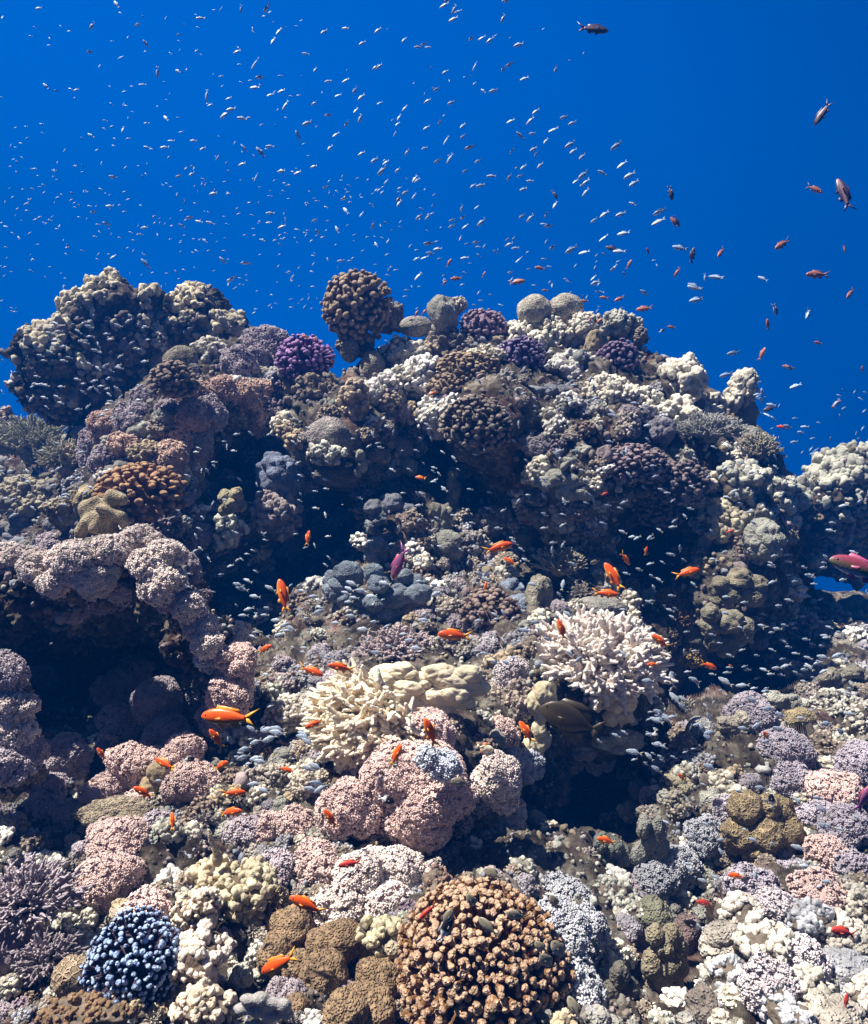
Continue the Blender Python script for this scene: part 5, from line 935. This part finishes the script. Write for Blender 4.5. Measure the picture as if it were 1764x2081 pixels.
# silver fish against the blue water: positions of the clearest ones
S5 = '''945,30,48,200;960,8,30,200;1003,58,40,240;1030,68,40,200;1000,115,48,195;1302,112,42,245;1320,4,40,190;212,193,40,215;343,172,36,170;540,184,42,215;700,242,34,225;445,262,40,210;785,286,36,190;820,268,36,200;845,288,32,200;1110,234,36,215;1175,230,40,200;1225,243,44,215;1400,272,50,190;102,328,36,185;
158,425,30,245;525,410,36,215;548,404,36,215;1130,402,42,240;1345,392,44,215;1305,420,40,235;1625,422,42,245;1435,478,48,205;950,438,34,205;238,495,36,205;343,490,38,200;400,550,44,245;298,581,36,200;440,590,46,225;150,630,32,200;552,628,30,215;842,615,36,200;985,626,40,200;898,543,38,215;1183,555,32,130;1245,553,44,190;
405,672,36,235;703,658,38,230;668,715,36,240;660,755,30,220;110,750,52,210;238,702,36,200;430,722,42,250;350,755,40,240;285,820,42,220;835,778,36,205;915,745,34,245;1058,765,40,230;1350,738,42,200;1503,678,42,215;1468,735,46,220;1675,715,46,210;1725,750,40,195;645,812,38,240;1060,832,38,225;955,855,42,235;1100,898,52,195;55,830,50,115;
825,903,34,205;718,928,36,235;1358,918,42,235;1490,908,44,215;1505,938,34,240;1410,828,50,145;1482,814,38,200;1565,858,40,235;1610,790,50,200;1712,880,56,210;1732,920,44,215;440,935,40,205;520,975,44,220;588,990,36,205;978,965,50,235;903,980,40,215;1150,982,38,210;565,1040,56,215;660,1037,34,215;1428,1018,40,220;1530,1008,42,225;250,900,40,235;
50,1053,38,195;150,1015,36,195;222,1138,34,205;765,1090,44,240;780,1098,38,225;590,1108,28,220;1072,1042,34,220;1233,1073,48,185;1340,1080,36,230;1405,1073,34,205;1468,1103,36,180;1120,1132,34,215;1168,1130,48,200;1428,1153,42,205;1745,1105,36,220;707,1173,40,215;760,1195,32,230;335,1212,34,200;565,1173,24,220;883,1187,20,225;
790,1322,42,220;842,1324,34,225;670,1238,44,240;1050,1270,32,250;1142,1263,28,215;1058,1325,40,225;992,1342,34,205;990,1378,36,205;1072,1380,38,215;1170,1355,52,220;1420,1318,40,215;1468,1330,44,225;1568,1308,44,235;1620,1248,42,240;1580,1378,46,190;1550,1365,32,180;345,1287,48,125;440,1305,30,230;155,1343,34,200;292,1402,44,115;175,1418,34,125;
850,1485,52,190;905,1518,44,185;860,1545,44,180;825,1570,42,200;775,1578,34,205;1140,1478,40,185;1152,1505,26,190;1340,1490,40,200;1380,1512,40,190;1605,1508,44,215;1720,1520,66,210;1400,1582,48,225;315,1590,36,195;1348,1660,32,195;785,1683,50,230;1070,1572,42,190;510,1375,40,250;600,1470,26,240;530,1490,30,120;'''
S6 = '''230,887,56,212;265,1003,56,215;145,1055,50,160;28,1065,62,220;38,1112,54,215;42,1172,46,230;310,1068,60,205;338,1115,58,215;330,1243,40,150;158,1305,52,215;95,1343,44,215;258,1305,54,200;495,1290,66,203;487,1350,66,203;275,1422,58,185;152,1450,48,215;250,1532,60,175;35,1538,52,190;620,1512,76,168;212,1638,40,215;105,1725,36,205;90,1693,36,225;22,955,46,225;845,1690,64,172;705,1745,64,150;1125,1700,50,150;770,1690,36,280'''
S3 = '''215,45,40,230;100,135,44,205;130,192,48,175;400,198,48,155;835,103,70,175;720,240,78,195;710,168,70,160;945,565,64,190;900,697,60,195;1325,765,62,200;1120,805,40,110;1090,817,36,190;1115,855,36,130;1155,945,44,150;1225,1097,40,120;1315,1108,44,190;1175,880,44,170;1190,965,40,150;1430,1178,30,190;1535,1090,22,100;1195,300,50,290;1395,330,44,250;1285,655,44,175;1275,1015,50,165;1355,1050,44,175;1380,1015,40,180;1570,870,44,235;'''
S4 = '''235,50,34,190;710,28,50,125;560,158,44,235;838,150,36,200;1093,210,26,200;1225,110,44,190;1625,50,50,230;1350,50,34,225;1470,55,34,260;1700,190,46,235;1665,248,42,245;1555,385,60,225;1445,315,40,195;1585,472,44,190;1555,533,50,178;1715,555,40,190;1740,640,50,235;1650,578,38,205;1395,598,34,205;1410,665,48,200;1478,722,52,175;735,350,34,190;545,315,36,180;280,527,40,130;960,440,46,260;1085,435,40,145;890,268,40,125;1012,722,44,130;870,515,36,190;678,635,24,140;465,547,30,205;345,553,22,190;757,558,22,200;1260,580,48,260;1280,640,28,200;1370,700,56,215;
748,790,34,260;555,828,38,145;505,848,22,130;1105,803,30,200;1045,857,34,190;1180,858,36,180;1005,898,44,190;1238,905,34,220;1325,962,28,230;1490,905,44,130;1590,930,60,130;1648,892,40,190;1475,1000,40,190;1560,1080,42,240;895,897,30,170;690,1080,40,175;1090,1073,34,200;1170,1060,34,220;872,1080,22,120;1715,1043,44,180;670,1255,38,190;650,1365,50,160;880,1388,42,180;1158,1327,44,175;1300,1180,44,190;1215,1350,40,165;1650,1300,42,190;1285,1360,44,165;1640,1357,30,190;1718,1382,42,195;1110,1378,34,150;1250,1470,40,140;570,1292,34,200;240,1325,26,200;215,1338,24,190;35,1380,24,170;160,1243,34,190;440,1182,24,130;210,1027,20,190;115,1450,26,130;890,1610,60,130;1360,1590,50,135;1415,1700,50,225;1500,1605,50,185;690,1565,34,220;640,1660,26,180;1600,1465,30,160;'''
LAB_SEA = 'small silver fish of the loose school in the open blue water'
def parse(s_, ox, oy): return [(ox+float(a.split(',')[0])/3, oy+float(a.split(',')[1])/3, float(a.split(',')[2])/3*1.4, float(a.split(',')[3])) for a in s_.replace('\n', '').split(';') if a.strip()]
sea = parse(S5, 588, 0)+parse(S6, 1176, 0)+parse(S3, 1176, 529)+parse(S4, 0, 0)
def free_water(x, y): return hit(x, y) is None
for (x, y, L, a) in sea:
    if not free_water(x, y): continue
    dd = float(np.clip(52/max(L, 6), 2.3, 6.0)) if x > 500 else float(np.clip(70/max(L, 6), 3.5, 8))
    add_fish('silver_fish', 'sea', x, y, L, a, LAB_SEA, 'fish', d=dd, lod=0, group='silver fish school in open water', yaw=frng.uniform(-25, 25))
n_sea = len(sea)
def scatter_fish(n, box, Lr, am, asd, dr):
    return [(frng.uniform(box[0], box[2]), frng.uniform(box[1], box[3]), frng.uniform(*Lr), frng.normal(am, asd), frng.uniform(*dr)) for _ in range(n)]
extra = scatter_fish(190, (0, 20, 620, 640), (5, 10), 190, 45, (5.5, 8.5))+scatter_fish(200, (0, 330, 760, 640), (5, 10), 200, 50, (5.5, 8.5))+scatter_fish(90, (560, 380, 900, 640), (6, 11), 210, 45, (4.5, 7))+scatter_fish(60, (850, 480, 1340, 640), (7, 13), 200, 40, (4, 6.5))+scatter_fish(35, (1540, 760, 1764, 960), (8, 14), 190, 35, (4, 6))+scatter_fish(30, (600, 0, 1200, 380), (6, 9), 205, 40, (6, 8))+scatter_fish(14, (1640, 1190, 1764, 1225), (7, 11), 190, 40, (4.4, 6))+scatter_fish(12, (0, 690, 60, 860), (8, 12), 190, 40, (4.6, 6))
extra = [e_ for e_ in extra if free_water(e_[0], e_[1])]; extra.sort(key=lambda e_: -e_[2])
room = max(0, 298-n_sea)
for (x, y, L, a, d) in extra[:room]: add_fish('silver_fish', 'sea', x, y, L, a, LAB_SEA, 'fish', d=d, lod=0, group='silver fish school in open water')
def fish_swarm(name, look, items, label):
    me = fish_mesh(look, 0)[0][1]; n = len(me.vertices); v = np.empty(n*3, np.float32); me.vertices.foreach_get('co', v); v = v.reshape(-1, 3)
    f = np.empty(len(me.loops), np.int32); me.loops.foreach_get('vertex_index', f); f = f.reshape(-1, 3); cc = np.empty(n*4, np.float32); me.color_attributes['Col'].data.foreach_get('color', cc); cc = cc.reshape(-1, 4)[:, :3]
    P = []
    for (x, y, L, a, d) in items:
        M = np.array(fish_matrix(x, y, d, L, a, frng.uniform(-20, 20))); P.append((v @ M[:3, :3].T+M[:3, 3], f, cc))
    if P: tag(link_mesh(name, *join(P), M_FISH), label, 'fish school', kind='stuff')
fish_swarm('fish_school', 'sea', extra[room:], 'tiny silver specks of the farthest fish of the school in the blue water')
# silver fish before the reef
N5 = '''185,530,34,-15;95,595,30,5;120,665,30,170;240,650,24,175;350,665,30,178;95,775,38,172;85,800,32,170;370,720,24,175;490,722,32,200;280,740,22,135;345,785,26,175;355,815,34,175;375,770,26,172;410,775,24,170;205,830,30,165;230,835,30,160;265,835,22,150;20,770,22,160;30,960,30,185;85,1045,28,190;600,640,34,200;825,620,28,165;830,570,26,170;905,542,26,165;1130,560,26,145;1255,600,34,15;1045,175,28,150;1060,335,28,100;965,405,22,130;1355,680,20,180;1410,660,28,150;1520,660,30,155;1370,835,32,175;1400,730,26,200;1130,795,32,5;1380,590,20,150;180,485,26,170;175,1425,30,5;20,1450,20,0;75,1445,22,130;640,1490,28,10;410,1220,24,130;1250,835,20,160;1280,860,18,160;570,480,20,200;470,435,22,160;1090,250,26,250;1160,285,24,150'''
N6 = '''575,930,34,150;665,920,32,190;725,1000,30,115;870,1035,30,170;1070,1020,34,190;1135,910,44,160;1145,1020,24,190;775,1130,32,130;820,1110,26,60;1465,860,32,150;1375,980,36,165;1430,955,26,165;440,1165,28,190;430,1210,30,200;480,1190,30,160;425,1295,30,145;470,1270,30,150;720,1330,40,165;800,1385,36,195;845,1265,24,200;500,1440,38,150;415,1480,24,130;340,1455,28,200;455,1420,28,150;860,745,26,175;1050,1450,24,180;1305,1360,28,160;1090,1220,26,170;1410,1385,30,170;1530,650,34,160;1590,680,32,160;1510,712,34,185;575,205,28,170;1495,255,26,175;1020,615,22,180;1650,1055,40,160;1590,1040,30,160;790,1440,26,140;520,1380,40,155;230,1310,44,155;120,1340,40,150;170,1400,38,150;280,1290,34,150;1100,1165,24,190;650,1410,26,200;700,1390,22,190'''
N7 = '''735,290,50,130;540,280,30,145;705,380,36,130;780,440,36,150;700,500,44,265;540,430,40,155;870,610,44,120;670,680,36,175;1150,300,38,140;1345,310,38,135;1015,470,28,180;1180,555,34,175;1600,470,40,165;1700,400,38,145;1110,775,32,135;1460,820,28,20;925,180,22,170;760,195,24,160;580,30,34,155;1050,40,26,190;330,50,26,195;410,70,30,140;1290,180,20,180;770,1150,24,0;1215,1080,24,150;830,340,24,160;445,20,30,150;510,50,30,150'''
N4 = '''1405,275,36,200;1300,433,20,170;1440,515,18,130;1340,592,22,170;1560,680,30,175;1635,710,24,150;1580,885,24,200;1740,905,28,160;1740,960,24,170;1720,670,34,200;1625,940,36,160;1450,1440,34,165;1515,1480,36,200;1570,1550,38,195;1680,1555,32,160;1600,1495,34,190;1465,1415,30,180;1590,1440,28,170;1455,1230,26,150;1520,1530,26,130;960,1586,44,5;1390,1330,22,95;1530,1330,26,190;1600,1260,26,220;1650,1130,30,200;1720,1080,30,180;1700,1390,24,180'''
N8 = '''855,1027,26,180;775,1160,26,165;865,1090,22,105;935,1170,26,145;1335,935,26,140;1220,993,20,180;1190,1160,18,110;1030,1275,20,155;905,1575,34,155;1000,1555,28,170;1455,1430,24,180;690,1160,16,200;800,1085,20,150;1590,935,18,140;1500,890,22,180;1500,920,18,160;1650,900,18,210;445,700,16,180;590,490,14,170;820,1240,16,130;325,1490,12,180'''
reef = [r_+(None,) for r_ in parse(N5, 588, 1058.5)+parse(N6, 1176, 1058.5)+parse(N7, 1176, 1529)+parse(N4, 0, 1058.5)+parse(N8, 588, 529)]
reef = [(x, y, L*1.0, a, d) for (x, y, L, a, d) in reef]
for (x, y, L, a, d) in reef:
    r_, s_ = whr(x, y)
    add_fish('small_silver_fish', 'silver', x, y, L, a, 'silver grey fish with forked tail hovering before the %s reef, %s' % (r_, s_), 'fish', lod=1 if L > 24 else 0, group='silver grey fish before the %s reef, %s' % (r_, s_))
sc = []
for n_, bx, Lr, am, sd_ in [(75, (60, 650, 310, 850), (11, 17), 175, 25), (30, (0, 900, 190, 1060), (12, 18), 180, 30), (50, (380, 880, 620, 1200), (9, 14), 170, 35), (40, (600, 850, 900, 1150), (10, 15), 160, 35), (45, (470, 1180, 900, 1330), (16, 28), 172, 18), (70, (850, 760, 1330, 1150), (11, 18), 160, 35),
                            (90, (1440, 1120, 1680, 1380), (12, 19), 178, 14), (45, (1260, 1080, 1460, 1330), (12, 18), 160, 30), (30, (1290, 1380, 1480, 1570), (20, 34), 155, 25), (22, (470, 1480, 660, 1620), (24, 34), 175, 25), (16, (1400, 1600, 1700, 1800), (18, 30), 150, 25), (40, (1180, 880, 1580, 1080), (11, 16), 170, 30), (26, (950, 1080, 1180, 1350), (16, 24), 150, 30), (26, (1480, 1330, 1740, 1560), (16, 28), 165, 20), (10, (1620, 1000, 1764, 1180), (14, 20), 170, 30)]:
    sc += [(x, y, L*1.1, a, None) for (x, y, L, a, d) in scatter_fish(n_, bx, Lr, am, sd_, (1, 2))]
sc.sort(key=lambda e_: -e_[2]); room = 298-len(reef)
for (x, y, L, a, d) in sc[:room]:
    r_, s_ = whr(x, y)
    add_fish('small_silver_fish', 'silver', x, y, L, a, 'silver grey fish with forked tail hovering before the %s reef, %s' % (r_, s_), 'fish', lod=1 if L > 24 else 0, group='silver grey fish before the %s reef, %s' % (r_, s_))
fish_swarm('fish_school', 'silver', [(x, y, L, a, max(.8, (hit(x, y) or 3.5)*.86-.12)) for (x, y, L, a, d) in sc[room:]], 'tiny silver fish fry in a dense cloud before the shaded reef face')
print('objects', len(bpy.data.objects))

for o_ in bpy.data.objects:
    if 'label' in o_ and len(o_['label'].split()) > 16: print('LONG', o_['label'])

def crust():      # uncountable encrusting growth and rubble over all bare rock
    rng = np.random.default_rng(4); n = 72000
    iy = rng.integers(60, ZH-4, n); ix = rng.integers(4, ZW-4, n); d = ZB[iy, ix]; m = ~np.isnan(d); iy, ix, d = iy[m], ix[m], d[m]
    nn = ZN[iy, ix]; px = Z0x+(ix+rng.uniform(0, 1, len(ix)))*ZC; py = Z0y+(iy+rng.uniform(0, 1, len(ix)))*ZC; P = at(px, py, d)
    pat = fbm(P*4.5, 3, 70); keep = rng.uniform(0, 1, len(P)) < np.clip(0.6+pat*1.2, .25, 1)
    keep &= (py < 1450) | (rng.uniform(0, 1, len(P)) < np.where((px > 880) & (px < 1420) & (py < 1850), 1.0, .6))
    DK_ = np.array(DARK); keep &= (rng.uniform(0, 1, len(P)) < .15) | (((px[:, None]-DK_[:, 0])**2+(py[:, None]-DK_[:, 1])**2) > DK_[:, 2]**2).all(1)
    P, nn, d, px, py = P[keep], nn[keep], d[keep], px[keep], py[keep]; n = len(P)
    pal = np.array([CR, CG, WH, TA, GR, (.30, .25, .20), (.46, .36, .34), (.20, .17, .13), (.40, .37, .30), (.33, .35, .28)])
    sel = np.clip(((fbm(P*3.0, 2, 90)+fbm(P*9, 2, 93)*.5+.9)/1.8*len(pal)).astype(int)+rng.integers(-1, 2, n), 0, len(pal)-1)
    size = rng.lognormal(np.log(4.6), .42, n)*d/F*np.where(py > 1450, .8, 1.0)
    ax = nn+np.array([0, 0, .45])+rng.normal(0, .35, P.shape); M = frames(ax, rng)*size[:, None, None]; M[:, :, 2] *= rng.uniform(.6, 1.9, n)[:, None]
    parts = []
    for j in range(8):
        pv_, pf, _ = s_nodules(rng, CR, 1.0, 2 if j else 3, 7, 0.5, 0.12, low=0.35); m = np.arange(j, n, 8); v, f = inst(pv_, pf, M[m], P[m]); z = np.clip(pv_[:, 2]*.5+.5, 0, 1)
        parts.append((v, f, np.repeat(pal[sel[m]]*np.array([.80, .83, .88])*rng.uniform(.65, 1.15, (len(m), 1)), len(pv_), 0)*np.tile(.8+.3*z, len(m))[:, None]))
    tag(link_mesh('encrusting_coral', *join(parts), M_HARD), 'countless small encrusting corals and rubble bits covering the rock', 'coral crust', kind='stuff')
crust()
